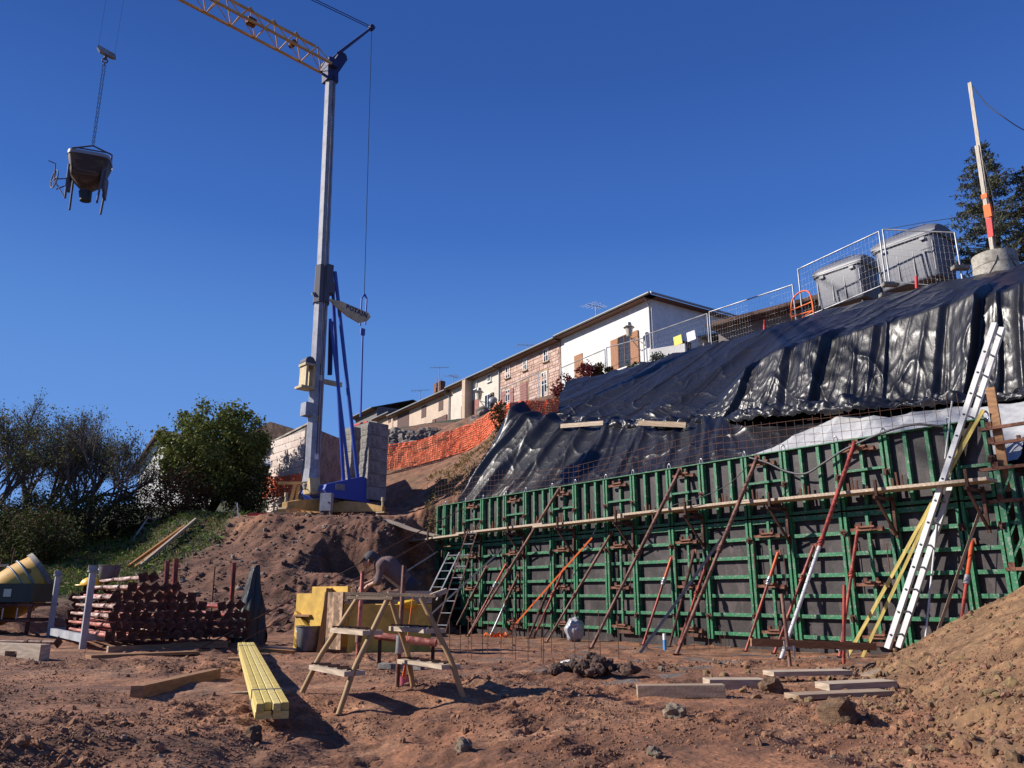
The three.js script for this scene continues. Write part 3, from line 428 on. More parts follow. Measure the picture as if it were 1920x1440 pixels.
// ================= tarpaulins on the bank =================
const tarpM = new THREE.MeshPhysicalMaterial({ color: rgb(.012, .012, .016), roughness: .36, side: THREE.DoubleSide, bumpMap: rep(T_bump, 1.2), bumpScale: .004, specularIntensity: 1 });
const whiteSheetM = M(.47, .47, .48, .8, { side: THREE.DoubleSide, map: rep(T_plaster, .5), ...bump(.8, .01) });
const ridge = x => { const t = Math.abs(((x % 1) + 1) % 1 - .5) * 2; return t; };
const sharp = (x, p) => Math.pow(1 - ridge(x), p);
function bankN(s, q) { const h = .3, a = bankY(s, q - h), b = bankY(s, q + h), sl = (b - a) / (2 * h), L = Math.hypot(1, sl); return [-sl / L, 1 / L]; } // (along q, up)
function tarpG(nu, nv, s0, s1, qa, qb, off, fold, pw = 1) { // q as functions of s
  return sheetG(nu, nv, (u, v) => {
    const s = lerp(typeof s0 === 'function' ? s0(v) : s0, s1, u), q = lerp(qa(s), qb(s), Math.pow(v, pw)), d = off + fold(s, v, q), [nq, ny] = bankN(s, q); const p = SQ(s, q + nq * d); return [p[0], bankY(s, q) + ny * d, p[1]];
  }, Math.abs(s1 - (typeof s0 === 'function' ? 0 : s0)), 6);
}
// pleats at random places: each a soft ridge, steeper on one side, running down the sheet
function pleats(n, s0, s1, sd, A0, A1, w0, w1, sl0, sl1, v0, v1, sc = 0, conv = 0) {
  srand(sd); const F = []; for (let i = 0; i < n; i++) F.push({ s: lerp(s0, s1, (i + R() * 1.6) / n), A: A0 * Math.pow(A1 / A0, R()), w: RR(w0, w1), sl: RR(sl0, sl1), c: RR(-.5, .5), a: v0 + RR(0, .3) * (v1 - v0), b: v1 - RR(0, .35) * (v1 - v0), h: RR(.35, 1), p: R() * 9 }); for (const f of F) f.sl -= conv * (f.s - sc);
  return (s, v) => { let r = 0; for (const f of F) { const x = s - f.s - f.sl * (v - .5) - f.c * (v - .5) * (v - .5) - .06 * Math.sin(v * 11 + f.p); const w = x < 0 ? f.w * f.h : f.w; if (x > 3 * w || x < -3 * w) continue; const win = sm(f.a - .12, f.a + .1, v) * sm(f.b + .12, f.b - .1, v); if (win > 0) r = Math.max(r, r * .6 + f.A * Math.exp(-(x * x) / (w * w)) * win); } return r; };
}
const crink = (s, q) => .05 * fbm(s * 1.1, q * 1.1, 60, 2) + .030 * Math.abs(nz(s * 2.9 + .6 * nz(s, q, 3), q * 1.7, 61)) + .022 * Math.abs(nz(s * 5 + nz(q * 3, s, 1), q * 7, 62)) + .011 * Math.abs(nz(s * 10, q * 16, 64)) + .004 * nz(s * 22, q * 24, 63);
// broad hanging panels: each swings slowly out and drops back in one sharp crease
function panels(s0, s1, sd, w0, w1, A0, A1, sl) {
  srand(sd); const B = [s0]; while (B[B.length - 1] < s1) B.push(B[B.length - 1] + RR(w0, w1)); const A = B.map(() => RR(A0, A1)), E = B.map(() => RR(.06, .2)), C = B.map(() => RR(-.25, .25)), F = B.map(() => RR(.5, 1.3));
  return (s, v) => { const x = s - sl * (v - .3); let i = 0; while (i < B.length - 2 && x > B[i + 1] + C[i + 1] * (v - .2) * 1.5 + .07 * Math.sin(v * 13 + i * 2) ) i++; const b0 = B[i] + C[i] * (v - .2) * 1.5 + .07 * Math.sin(v * 13 + i * 2 - 2), b1 = B[i + 1] + C[i + 1] * (v - .2) * 1.5 + .07 * Math.sin(v * 13 + i * 2), t = cl((x - b0) / (b1 - b0)), e = E[i]; return A[i] * Math.pow(t, F[i]) * (t > 1 - e ? sm(1, 1 - e, t) : 1); };
}
const crease = (s, t) => .040 * Math.pow(1 - Math.abs(nz(s * .8 + .5 * nz(s, t, 9), t * .8, 71)), 9) + .013 * Math.pow(1 - Math.abs(nz(s * 1.9 + .6 * nz(t, s, 4), t * 2.1, 72)), 8) + .0045 * Math.pow(1 - Math.abs(nz(s * 4.6, t * 4.8, 73)), 6) + .0015 * nz(s * 12, t * 12, 74);
// upper sheet: smooth over the crest, hanging in deep folds where the bank is steep
{
  const big = panels(6.2, 18, 301, .35, 1.5, .06, .34, .9), fine = pleats(26, 6, 18, 302, .02, .08, .03, .10, .2, 1.6, -.3, .5), gentle = pleats(19, -5, 17, 303, .04, .18, .12, .7, .6, 3.4, -.2, 1.15), thin = pleats(30, -5, 18, 304, .012, .045, .025, .08, .4, 3.8, -.2, 1.2), knots = pleats(22, -2, 9, 305, .06, .18, .07, .22, -.4, .5, -.3, .22);
  const g = tarpG(640, 300, v => lerp(1.5, -3.3, Math.pow(v, 1.4)), 17.6, s => 4.2 - .2 * sm(8, 12, s) + .18 * nz(s * 1.3, 2, 5), s => 9.5 + .35 * Math.sin(s * .6) + .5 * sm(13, 17, s), .10, (s, v, q) => {
    const k = sm(7.0, 9.0, s), hang = sm(.46, .34, v), rip = .016 * nz(s * 4 + nz(s * 2, v * 9, 7) * 2, v * 30, 66) + .014 * Math.abs(nz(s * 8 + 2 * nz(s, v * 12, 4), v * 17, 67)) + .06 * fbm(s * 1.4, v * 5, 68, 2);
    return lerp(gentle(s, v) + knots(s, v), big(s, v) * sm(.60, .36, v) + fine(s, v) * hang + gentle(s, v) * .5 * (1 - hang), k) + thin(s, v) * (1 - .6 * k * hang) + lerp(crease(s, v * 7) * 1.0 + .03 * fbm(s * .9, v * 5, 60, 2), rip * .8 + crease(s, v * 8) * 1.2, k * hang);
  }, 1.8);
  tag(mesh('black_tarpaulin', g, tarpM), 'big shiny black plastic sheet over the upper bank below the wheeled bins', 'tarpaulin');
}
// lower sheet between ledge and formwork
{
  const A = pleats(22, -.6, 12.8, 311, .07, .26, .12, .40, -.5, .5, -.2, 1.2, 4.6, .42), B = pleats(30, -.6, 12.8, 312, .015, .06, .03, .10, -.6, .6, -.2, 1.2, 4.6, .42);
  const g = tarpG(560, 190, -.35, 17.3, s => .64, s => 3.6 + .12 * Math.sin(s * 2.4) + .1 * nz(s * 2, 1, 1), .10, (s, v, q) => {
    const pk = .55 * Math.exp(-(((s - .15) / .28) ** 2)) * sm(.55, 1, v);
    return (A(s, v) + B(s, v)) * lerp(1, .25, sm(9.5, 11, s)) + pk + crease(s, v * 4.5) * lerp(.6, 1.1, sm(5, 8, s)) + .03 * fbm(s, v * 4, 60, 2) + .10 * sharp(s * 2.2 + nz(s, 1, 1), 2) * sm(.85, 1, v);
  });
  tag(mesh('black_tarpaulin', g, tarpM), 'dark blue black plastic sheet between ledge and formwork with peaked corner', 'tarpaulin');
}
// crumpled surplus sheet along the ledge
{
  const g = sheetG(520, 44, (u, v) => { const s = lerp(3.6, 19.2, u), a = v * Math.PI * 1.15 - .3, r = (.22 + .26 * nz(s * .9, 1, 9)) * sm(3.6, 5.6, s), q = 3.35 - .5 * sm(9, 11, s) - Math.cos(a) * r * 1.7, n = .16 * Math.abs(fbm(s * 2.2, v * 3.2, 90, 3)) + .025 * Math.abs(nz(s * 6, v * 7, 91)), y = bankY(s, 3.3) - .1 + Math.sin(a) * r * (.8 + 1.2 * n) + n; const p = SQ(s, q - n * .6); return [p[0], y, p[1]]; }, 14, 1.4);
  tag(mesh('tarpaulin_roll', g, tarpM), 'crumpled roll of surplus black plastic lying along the ledge', 'tarpaulin');
}
// white geotextile strips
{
  const w1 = tarpG(240, 60, 9.9, 17.1, s => .66, s => .9 + 1.75 * sm(9.9, 13, s) + .08 * Math.sin(s * 3), .22, (s, v, q) => .05 * sharp(s * 1.2, 2) + .03 * Math.abs(nz(s * 3, q * 3, 95)) + .012 * nz(s * 9, q * 9, 3));
  tag(mesh('white_sheet', w1, whiteSheetM), 'white fabric strip under black roll just above the formwork top', 'fabric sheet');
  const w2 = tarpG(160, 90, 17.5, 23, s => .66, s => 4.1, .20, (s, v, q) => .16 * sharp((s + v) * .55, 2) + .05 * Math.abs(nz(s * 2.4, q * 2.4, 96)) + .012 * nz(s * 9, q * 9, 3));
  tag(mesh('white_sheet', w2, whiteSheetM), 'white fabric sheet covering the bank past the boxed formwork end', 'fabric sheet');
  const w3 = tarpG(120, 120, 17.2, 24, s => 4.0, s => 10.3, .12, (s, v, q) => .26 * sharp((s * .7 - v * .6), 2) + .12 * sharp(s * 1.4, 2) + crink(s, q) * 1.2);
  tag(mesh('black_tarpaulin', w3, tarpM), 'black plastic sheet past the aluminium ladder top, above the white sheet', 'tarpaulin');
}
// boards and blocks weighing the sheets down
for (const [a, b, y0, y1, q, h, m, l] of [[1052, 1132, 799, 793, 3.15, .14, mat.woodPale, 'pale board holding black plastic at the ledge near the peaked corner'], [1198, 1287, 793, 797, 3.0, .15, mat.woodOld, 'pinkish board holding black plastic along the middle of the ledge'], [1546, 1580, 773, 768, 2.9, .16, mat.concPink, 'pale block holding the black plastic roll above white strip']]) {
  const A = PQ(a, y0, q - .4), B = PQ(b, y1, q - .4); tag(mesh('weight_board', barG(A, B, h, .06), m), l, 'board', 'boards weighing down the plastic');
}
// ================= concrete bucket on the hook =================
const jibDir = V(-.727, 0, .686);
{
  const c = P(165, 330, 22.97), t = thing('concrete_bucket', 'brown steel concrete bucket hanging from the crane hook', 'concrete bucket', c, .35);
  const oval = (rx, rz, y) => { const a = []; for (let i = 0; i < 28; i++) { const k = i / 28 * 6.2832; a.push(V(rx * Math.sign(Math.cos(k)) * Math.pow(Math.abs(Math.cos(k)), .38), y, rz * Math.sign(Math.sin(k)) * Math.pow(Math.abs(Math.sin(k)), .38))); } return a; };
  const rings = [oval(.62, .50, .62), oval(.62, .50, .48), oval(.50, .42, .0), oval(.46, .40, -.18), oval(.16, .16, -.52), oval(.15, .15, -.58)];
  const hop = (L, dr = 1) => sheetG(28, L.length - 1, (u, v) => { const r = L[Math.round(v * (L.length - 1))], p = r[Math.round(u * 28) % 28]; return [p.x * dr, p.y, p.z * dr]; });
  const hm = mat.hopper.clone(); hm.side = THREE.DoubleSide; mesh('hopper', hop(rings), hm, t); mesh('rim', hop([oval(.64, .52, .64), oval(.64, .52, .52)]), mat.steelGrey, t);
  mesh('discharge_sleeve', at(cylG(.17, .2, .32, 14), .02, -.75, 0, 0, 0, .12), mat.black, t);
  mesh('bail', merge([rodG(V(-.62, .5, 0), V(-.60, .92, 0), .03), rodG(V(.62, .5, 0), V(.60, .92, 0), .03), rodG(V(-.60, .92, 0), V(-.44, .98, 0), .03), rodG(V(.60, .92, 0), V(.44, .98, 0), .03), rodG(V(-.47, .97, 0), V(.47, .97, 0), .025), rodG(V(-.46, .97, 0), V(0, 1.14, 0), .028), rodG(V(.46, .97, 0), V(0, 1.14, 0), .028)]), mat.craneDark, t);
  for (const [x, z] of [[-.5, .42], [-.5, -.42], [.5, .42], [.5, -.42]]) mesh('leg', rodG(V(x, .1, z * 1.05), V(x * .92, -1.12, z), .035, .035, 6), mat.craneDark, t);
  for (const [x, z] of [[.5, -.35], [.55, .2], [-.55, -.15]]) mesh('guard_plate', at(boxG(.08, .7, .35), x, -.2, z), mat.craneDark, t);
  const hw = mesh('hand_wheel', merge([new THREE.TorusGeometry(.3, .02, 6, 24), at(boxG(.6, .02, .02), 0, 0, 0), at(boxG(.02, .6, .02), 0, 0, 0)]), mat.craneDark, t); hw.position.set(-.92, -.35, .1); hw.rotation.y = Math.PI / 2 + .5;
  mesh('lever', merge([rodG(V(-.5, -.3, .2), V(-.92, -.35, .1), .02), rodG(V(-.92, -.35, .1), V(-.95, .18, .15), .018), rodG(V(-.95, .18, .15), V(-1.15, .22, .2), .016), rodG(V(-.5, -1.05, .42), V(-.92, -.4, .15), .018), rodG(V(-.5, -.6, .3), V(-.8, -.75, .2), .02)]), mat.craneDark, t);
  // hook block, chain and fall ropes
  const hb = P(199, 100, 22.9), h = thing('hook_block', 'grey crane hook block with chain above the concrete bucket', 'hook block', hb, .5);
  const o = hb, s = p => p.clone().sub(o).applyAxisAngle(V(0, 1, 0), -.5);
  mesh('block', at(prismG([[-.30, .12], [-.26, .20], [.28, .02], [.32, -.10], [.18, -.12], [-.2, -.02]].map(([x, y]) => [x, y]), .16), 0, 0, -.08), mat.steelGrey, h);
  mesh('swivel', merge([at(cylG(.05, .05, .12, 10), 0, -.14, 0), at(new THREE.TorusGeometry(.08, .025, 6, 16), 0, -.30, 0), at(cylG(.03, .03, .1, 8), 0, -.22, 0), at(new THREE.TorusGeometry(.05, .02, 6, 12), 0, -.42, 0, 0, 1.57)]), mat.craneDark, h);
  const e = s(c.clone().add(V(0, 1.16, 0))); const links = []; const a0 = V(0, -.46, 0), N = 34; for (let k = 0; k < 2; k++) for (let i = 0; i < N; i++) { const p = a0.clone().lerp(e, (i + .5) / N); const g = new THREE.TorusGeometry(.032, .009, 4, 8); g.scale(.7, 1.3, 1); g.rotateY(i % 2 ? 1.57 : 0); g.translate(p.x + (k ? .035 : -.035) * (1 - .3 * i / N), p.y, p.z); links.push(g); } mesh('chain', merge(links), mat.rope, h);
  const up = 12; mesh('fall_rope', merge([rodG(V(-.26, .16, 0), V(-.3, up, 0), .004, .004, 5), rodG(V(.26, 0, 0), V(.3, up, 0), .004, .004, 5)]), mat.rope, h);
}
// ================= self erecting crane =================
{
  const org = P(612, 957, 29), t = thing('tower_crane', 'grey self erecting tower crane with yellow lattice jib standing on the earth platform', 'crane', [org.x, 3.80, org.z], .757);
  const loc = p => p.clone().sub(t.position).applyAxisAngle(V(0, 1, 0), -.757);   // world -> crane
  const at3 = (px, py, x) => { // point of the sight line in the vertical plane z'=0 of the crane at local z 0: solve depth
    let best = 28, e = 1e9; for (let D = 20; D < 36; D += .02) { const q = loc(P(px, py, D)); if (Math.abs(q.z) < e) { e = Math.abs(q.z); best = D; } } return loc(P(px, py, best)); };
  const mb = at3(584, 905), mm = at3(603, 520), mtp = at3(621, 128); 
  const oct = (a, b, r0, r1) => { const g = rodG(a, b, r0, r1, 8); return g.toNonIndexed(); };
  const flat = g => { const o = g.index ? g.toNonIndexed() : g; o.computeVertexNormals(); return o; };
  const mtop = mtp, split = at3(602, 575), sp2 = at3(606, 495);
  mesh('upper_mast', flat(oct(split, mtop, .245, .225)), mat.craneGrey, t);
  mesh('lower_mast', flat(oct(mb, at3(604, 530), .285, .27)), mat.craneGrey, t);
  mesh('mast_joint', flat(merge([oct(at3(602, 570), at3(605, 500), .33, .28), at(boxG(.5, .5, .5), at3(612, 540).x, at3(612, 540).y, 0), at(boxG(.3, .8, .4), at3(612, 515).x + .05, at3(612, 515).y, 0)])), mat.craneDark, t);
  mesh('joint_bracket', merge([barG(at3(585, 551), at3(606, 549), .1, .1), at(boxG(.12, .2, .5), at3(602, 548).x, at3(602, 548).y, 0)]), mat.craneGrey, t);
  mesh('mast_cable', rodG(V(mb.x - .05, mb.y + 1, .33), V(mtop.x, mtop.y - .5, .27), .014, .014, 5), mat.black, t); mesh('mast_cable', rodG(V(mb.x + .05, mb.y + 1, .33), V(mtop.x + .06, mtop.y - .5, .27), .01, .01, 5), mat.black, t);
  for (const k of [.12, .3, .5]) { const p = mb.clone().lerp(at3(604, 530), k); mesh('rating_plate', at(boxG(.16, .22, .01), p.x, p.y, .285), k === .3 ? mat.craneCream : mat.whiteFlat, t); }
  // mast foot curving into the slewing platform
  const f1 = at3(583, 905), f2 = at3(588, 932); mesh('mast_foot', flat(merge([oct(f1.clone().add(V(0, .5, 0)), f1, .29, .34), oct(f1, V(f1.x + .12, .75, 0), .34, .26)])), mat.craneGrey, t);
  mesh('foot_cover', at(boxG(.42, .55, .5), f1.x - .02, 1.02, .12, 0, 0, .12), mat.craneCream, t);
  mesh('cable_loop', at(new THREE.TorusGeometry(.26, .02, 6, 20, 4.2), f1.x - .3, .62, .2), mat.black, t);
  // ballast: two columns of notched blocks
  for (const zc of [-.62, .62]) for (let k = 0; k < 6; k++) { const b = mesh('ballast_block', merge([at(boxG(.86, .485, .60), 0, .25, 0), at(boxG(.87, .05, .10), 0, .12, zc > 0 ? .0 : .0), at(boxG(.16, .18, .62), -.36, .30, 0)]), zc > 0 && k === 0 ? mat.steelGrey : mat.conc, t); b.position.set(1.55 + RG() * .02, .62 + k * .497, zc + RG() * .015); }
  mesh('ballast_rail', merge([barG(V(1.2, 3.66, -.6), V(1.2, 3.66, .6), .05, .05), barG(V(1.2, 3.66, .6), V(1.2, 3.4, .6), .05, .05), barG(V(1.2, 3.66, -.6), V(1.2, 3.4, -.6), .05, .05)]), mat.red, t);
  // blue machine housing
  mesh('housing', at(prismG([[-.45, .55], [1.3, .45], [1.3, 1.35], [.95, 1.42], [-.55, .98], [-.62, .8]], 1.7), 0, .05, -.85), mat.craneBlue, t);
  mesh('vent_panel', at(boxG(.4, .22, .02), .0, .98, .862), mat.steelGrey, t);
  mesh('slewing_ring', at(cylG(.6, .6, .14, 28), 0, .52, 0), mat.craneDark, t);
  // cross shaped chassis with jacks
  for (let k = 0; k < 4; k++) { const a = .757 * 0 + Math.PI / 4 + k * Math.PI / 2 - .35, arm = mesh('chassis_arm', at(prismG([[.2, .12], [.2, .46], [.9, .50], [1.7, .40], [2.45, .24], [2.45, .06], [1.2, .08]], .22), 0, 0, -.11), mat.craneYellow, t); arm.rotation.y = a; const j = mesh('jack', merge([at(cylG(.04, .04, .5, 10), 2.4, .28, 0), at(boxG(.34, .05, .34), 2.4, .02, 0), at(cylG(.065, .065, .14, 10), 2.4, .5, 0)]), mat.craneCream, t); j.rotation.y = a; }
  // struts from joint down to the platform and backstay
  const sj = at3(621, 510); for (const z of [-.32, .32]) mesh('strut', rodG(V(sj.x + .1, sj.y, z * .4), V(1.0, 1.2, z * 1.6), .075, .075, 10), mat.craneBlue, t);
  mesh('mid_strut', rodG(V(at3(612, 600).x + .05, at3(612, 600).y, .2), V(.45, 1.3, .75), .06, .06, 10), mat.craneBlue, t);
  const c1 = at3(608, 600), c2 = at3(606, 700); mesh('ram', merge([rodG(c1.clone().add(V(.3, 0, 0)), c2.clone().add(V(.28, 0, 0)), .10, .10, 12)]), mat.craneNavy, t);
  mesh('cradle_arm', barG(at3(606, 715), at3(640, 722), .18, .12), mat.craneCream, t);
  // banner plate with lettering
  const pb = at3(605, 572), pe = at3(683, 590); const L = pe.x - pb.x; const plate = mesh('name_plate', at(prismG([[0, .12], [.5, .16], [1.0, .10], [L - .1, .0], [L, -.15], [L - .15, -.36], [L - .5, -.52], [L * .45, -.38], [.2, -.05]], .08), pb.x, pb.y, .42), mat.craneCream, t);
  const font = await new FontLoader().loadAsync('fonts/droid/droid_sans_bold.typeface.json'); const tg = new TextGeometry('POTAIN', { font, size: .20, depth: .012, curveSegments: 3 }); tg.rotateZ(-.16); tg.translate(L * .38, -.08, .08); mesh('lettering', tg, mat.craneNavy, plate).position.set(pb.x, pb.y, .42);
  // pendulum tie at the back
  const tt = at3(697, 52), tb = at3(683, 556), t2 = at3(680, 622), t3 = at3(676, 782);
  mesh('back_rope', rodG(tt, tb, .013, .013, 6), mat.rope, t);
  mesh('tie_frame', merge([barG(tb.clone().add(V(-.12, -.1, 0)), tb.clone().add(V(-.12, -1.3, 0)), .05, .05), barG(tb.clone().add(V(.12, -.05, 0)), tb.clone().add(V(.12, -1.2, 0)), .05, .05), barG(tb.clone().add(V(-.12, -.12, 0)), tb.clone().add(V(0, .12, 0)), .05, .06), barG(tb.clone().add(V(.12, -.06, 0)), tb.clone().add(V(0, .12, 0)), .05, .06), at(boxG(.2, .28, .06), t2.x, t2.y, 0)]), mat.craneBlue, t);
  mesh('tie_bar', barG(t2, t3, .06, .06), mat.craneBlue, t);
  // winch on the mast
  const wn = at3(575, 706); mesh('winch_cradle', merge([at(boxG(.10, .95, .5), wn.x - .12, wn.y, 0), at(boxG(.45, .09, .52), wn.x, wn.y + .43, 0), at(boxG(.55, .09, .52), wn.x - .05, wn.y - .46, 0), at(boxG(.09, .9, .52), wn.x + .18, wn.y, 0)]), mat.craneCream, t); mesh('winch_drum', at(cylG(.2, .2, .44, 16), wn.x, wn.y + .55, 0, Math.PI / 2), mat.craneDark, t); mesh('cable_box', at(boxG(.34, .5, .4), at3(576, 768).x, at3(576, 768).y, 0), mat.craneGrey, t);
  // jib: triangular lattice, one top chord and two bottom chords, running out over the site
  const j0 = at3(612, 128), JL = 26, JN = 26, hh = .95, bw = .42; const sl = at3(372, 2), dj = sl.clone().sub(j0); const inc = Math.atan2(dj.y, -dj.x); 
  const JP = (u, y, z) => V(j0.x - u * Math.cos(inc) + y * Math.sin(inc), j0.y + u * Math.sin(inc) + y * Math.cos(inc), z);
  for (const z of [-bw, bw]) mesh('bottom_chord', barG(JP(0, 0, z), JP(JL, 0, z), .085, .085), mat.craneYellow, t);
  mesh('top_chord', barG(JP(.6, hh * .8, 0), JP(JL, hh, 0), .085, .085), mat.craneYellow, t);
  const st = JL / JN; for (let i = 0; i < JN; i++) { const u = i * st, tm = u + st / 2, y = i ? hh : hh * .85; for (const z of [-bw, bw]) mesh('brace', merge([rodG(JP(u, 0, z), JP(tm, y, 0), .026, .026, 6), rodG(JP(tm, y, 0), JP(u + st, 0, z), .026, .026, 6)]), mat.craneYellow, t); mesh('cross_brace', merge([rodG(JP(u, 0, -bw), JP(u + st, 0, bw), .02, .02, 5), rodG(JP(u, 0, -bw), JP(u, 0, bw), .022, .022, 5)]), mat.craneYellow, t); }
  mesh('jib_winch', merge([at(boxG(.34, .24, .3), JP(3.4, .3, 0).x, JP(3.4, .3, 0).y, 0), at(cylG(.12, .12, .34, 14), JP(1.6, .3, 0).x, JP(1.6, .3, 0).y, 0, 1.57)]), mat.rust, t);
  // mast head and pennant arm
  const hd = at3(617, 125), kn = at3(641, 108); mesh('mast_head', merge([barG(hd.clone().add(V(.1, -.75, 0)), hd.clone().add(V(.05, .1, 0)), .5, .5), barG(hd.clone().add(V(.1, -.3, 0)), kn, .42, .36), at(cylG(.17, .17, .3, 14), kn.x, kn.y, 0, 1.57), barG(hd.clone().add(V(-.2, .02, 0)), hd.clone().add(V(.2, .02, 0)), .35, .8)]), mat.craneNavy, t);
  const ab = at3(627, 106); mesh('pennant_arm', merge([rodG(V(ab.x, ab.y, -.3), tt, .06, .05, 8), rodG(V(ab.x, ab.y, .3), tt, .06, .05, 8), at(cylG(.13, .13, .2, 12), tt.x, tt.y, 0, 1.57)]), mat.craneNavy, t);
  const far = JP(19, hh + .1, 0); mesh('pennant_line', merge([rodG(tt.clone().add(V(0, 0, .06)), far.clone().add(V(0, 0, .06)), .02, .02, 5), rodG(tt.clone().add(V(0, 0, -.06)), far.clone().add(V(0, 0, -.06)), .02, .02, 5), rodG(tt.clone().lerp(far, .28), tt.clone().lerp(far, .36), .06, .06, 6)]), mat.craneNavy, t);
  // control cabinet, trestle of timbers beside the chassis
  const cb = P(625, 945, 27.3); const cab = thing('control_cabinet', 'grey electrical cabinet standing in front of the crane chassis', 'cabinet', [cb.x - .24, T(cb.x, cb.z) + .02, cb.z]); cab.rotation.y = -.12; mesh('case', at(boxG(.40, .62, .26), 0, .48, 0), mat.rack, cab); mesh('stand', merge([at(boxG(.04, .18, .24), -.17, .09, 0), at(boxG(.04, .18, .24), .17, .09, 0)]), mat.steelGrey, cab); mesh('knob', at(cylG(.03, .03, .04, 8), .13, .45, .14, 1.57), mat.black, cab);
}
{
  const p = P(541, 950, 28.8), y = 3.78; const t = thing('yellow_trestle', 'yellow steel jack leg raised beside the crane chassis', 'trestle', [p.x, y, p.z]); mesh('upright', merge([barG(V(.0, .1, .1), V(.22, 1.15, .1), .1, .1), barG(V(.25, .1, -.05), V(.30, 1.15, -.05), .1, .1)]), mat.craneYellow, t); mesh('head', barG(V(-.45, 1.2, 0), V(.45, 1.2, 0), .1, .16), mat.craneYellow, t);
  srand(8); for (let k = 0; k < 5; k++) { const q = P(510 + k * 14, 962, 27.6 + .2 * k), m = mesh('packing_timber', boxG(RR(.6, 1.1), .09, .22), mat.woodOld); m.position.set(q.x, T(q.x, q.z) + .05 + (k % 2) * .03, q.z); m.rotation.y = RG() * .4; tag(m, 'weathered packing timber lying beside the crane jack', 'timber', 'packing timbers under the crane'); }
  const ramp = [P(706, 969, 26.2), P(740, 979, 25.9), P(775, 992, 25.7), P(822, 1004, 25.4)]; const c = new THREE.CatmullRomCurve3(ramp), sideV = V(.3, 0, -.3); const g = sheetG(24, 1, (u, v) => { const q = c.getPoint(u); return [q.x + (v - .5) * .25, q.y, q.z - (v - .5) * .3]; }); const L = [g, g.clone().translate(0, -.05, 0)]; const e = sheetG(24, 1, (u, v) => { const q = c.getPoint(u); return [q.x - .125, q.y - v * .05, q.z + .15]; }); L.push(e); const mm = mat.woodPale.clone(); mm.side = THREE.DoubleSide; tag(mesh('ramp_plank', merge(L), mm), 'bent pale plank bridging from crane platform to walkway end', 'plank');
}
// ================= village houses =================
// facade line: X = 8.25 - .65 (D - 43); u runs along the facade away from the white corner, n points out of the facade
const HU = V(-.545, 0, -.8385), HN = V(-.8385, 0, .545), HANG = Math.atan2(HU.z, -HU.x), U1 = new Map();
const facadeP = (px, py, off = 0) => { const [m] = ray(px, py); const D = (36.2) / (m + .65); return P(px, py, D).addScaledVector(HN, off); };
const facU = (px, py) => { const p = facadeP(px, py); return [(p.x - 8.25) * HU.x + (p.z + 43) * HU.z, p.y]; };
const glassM = new THREE.MeshPhysicalMaterial({ color: rgb(.03, .035, .045), roughness: .12 });
const shut = { brown: M(.17, .065, .04, .7, { map: T_wood }), oak: M(.46, .20, .08, .7, { map: T_wood }), pink: M(.40, .16, .14, .7, { map: T_wood }), white: M(.75, .74, .72, .7), dark: M(.08, .035, .028, .7) };
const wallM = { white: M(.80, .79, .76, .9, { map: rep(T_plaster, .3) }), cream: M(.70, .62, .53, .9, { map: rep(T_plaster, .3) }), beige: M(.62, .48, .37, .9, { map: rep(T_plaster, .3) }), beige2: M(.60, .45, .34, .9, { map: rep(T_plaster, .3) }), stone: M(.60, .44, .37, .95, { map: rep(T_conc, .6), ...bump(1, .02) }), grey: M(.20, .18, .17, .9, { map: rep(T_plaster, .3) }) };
const tileM = M(.13, .075, .055, .85, { map: rep(T_rust, .4), ...bump(2, .03) }), soffitM = M(.16, .08, .055, .8), gutterM = M(.30, .30, .30, .4, { metalness: .4 }), frameM = M(.70, .69, .66, .6), lintelM = M(.58, .40, .24, .85, { map: rep(T_conc, 1) });
// house in its own frame: x along the facade (away from white corner), y up, z out of the facade
function house(u0, u1, yb, yt, wm, label, o = {}) {
  const pos = V(8.25, 0, -43).addScaledVector(HU, u1); const t = thing(o.name || 'village_house', label, 'house', [pos.x, yb, pos.z], HANG, 'terraced village houses'); U1.set(t, u1);
  const w = u1 - u0, h = yt - yb, dep = 8;
  mesh('wall', at(boxG(w, h, dep), w / 2, h / 2, -dep / 2), wm, t);
  const ov = .55, x0 = -.02, x1 = w + (o.capL ? .5 : .02), rise = 1.25; const roof = mesh('roof', at(prismG([[ov, -.28], [ov, -.16], [-dep / 2, rise], [-dep - ov, -.16], [-dep - ov, -.28], [-dep / 2, rise - .14]].map(([a, b]) => [a, b]), x1 - x0), 0, 0, 0), tileM, t);
  roof.rotation.y = -Math.PI / 2; roof.position.set(x1, h, 0); if (o.capL) { const q = roof.geometry.attributes.position; for (let i = 0; i < q.count; i++) if (q.getY(i) > .3 && q.getZ(i) < .1) q.setZ(i, 4.2); roof.geometry.computeVertexNormals(); mesh('end_soffit', at(boxG(.5, .03, dep + ov), w + .25, h - .31, -dep / 2 + ov / 2), soffitM, t); mesh('gutter', at(cylG(.07, .07, dep + ov, 8), w + .56, h - .2, -dep / 2 + ov / 2, Math.PI / 2), gutterM, t); }
  mesh('gutter', at(cylG(.07, .07, x1 - x0, 8), (x0 + x1) / 2, h - .20, ov + .06, 0, 0, Math.PI / 2), gutterM, t);
  mesh('soffit', at(boxG(x1 - x0, .03, ov), (x0 + x1) / 2, h - .31, ov / 2), soffitM, t);
  return t;
}
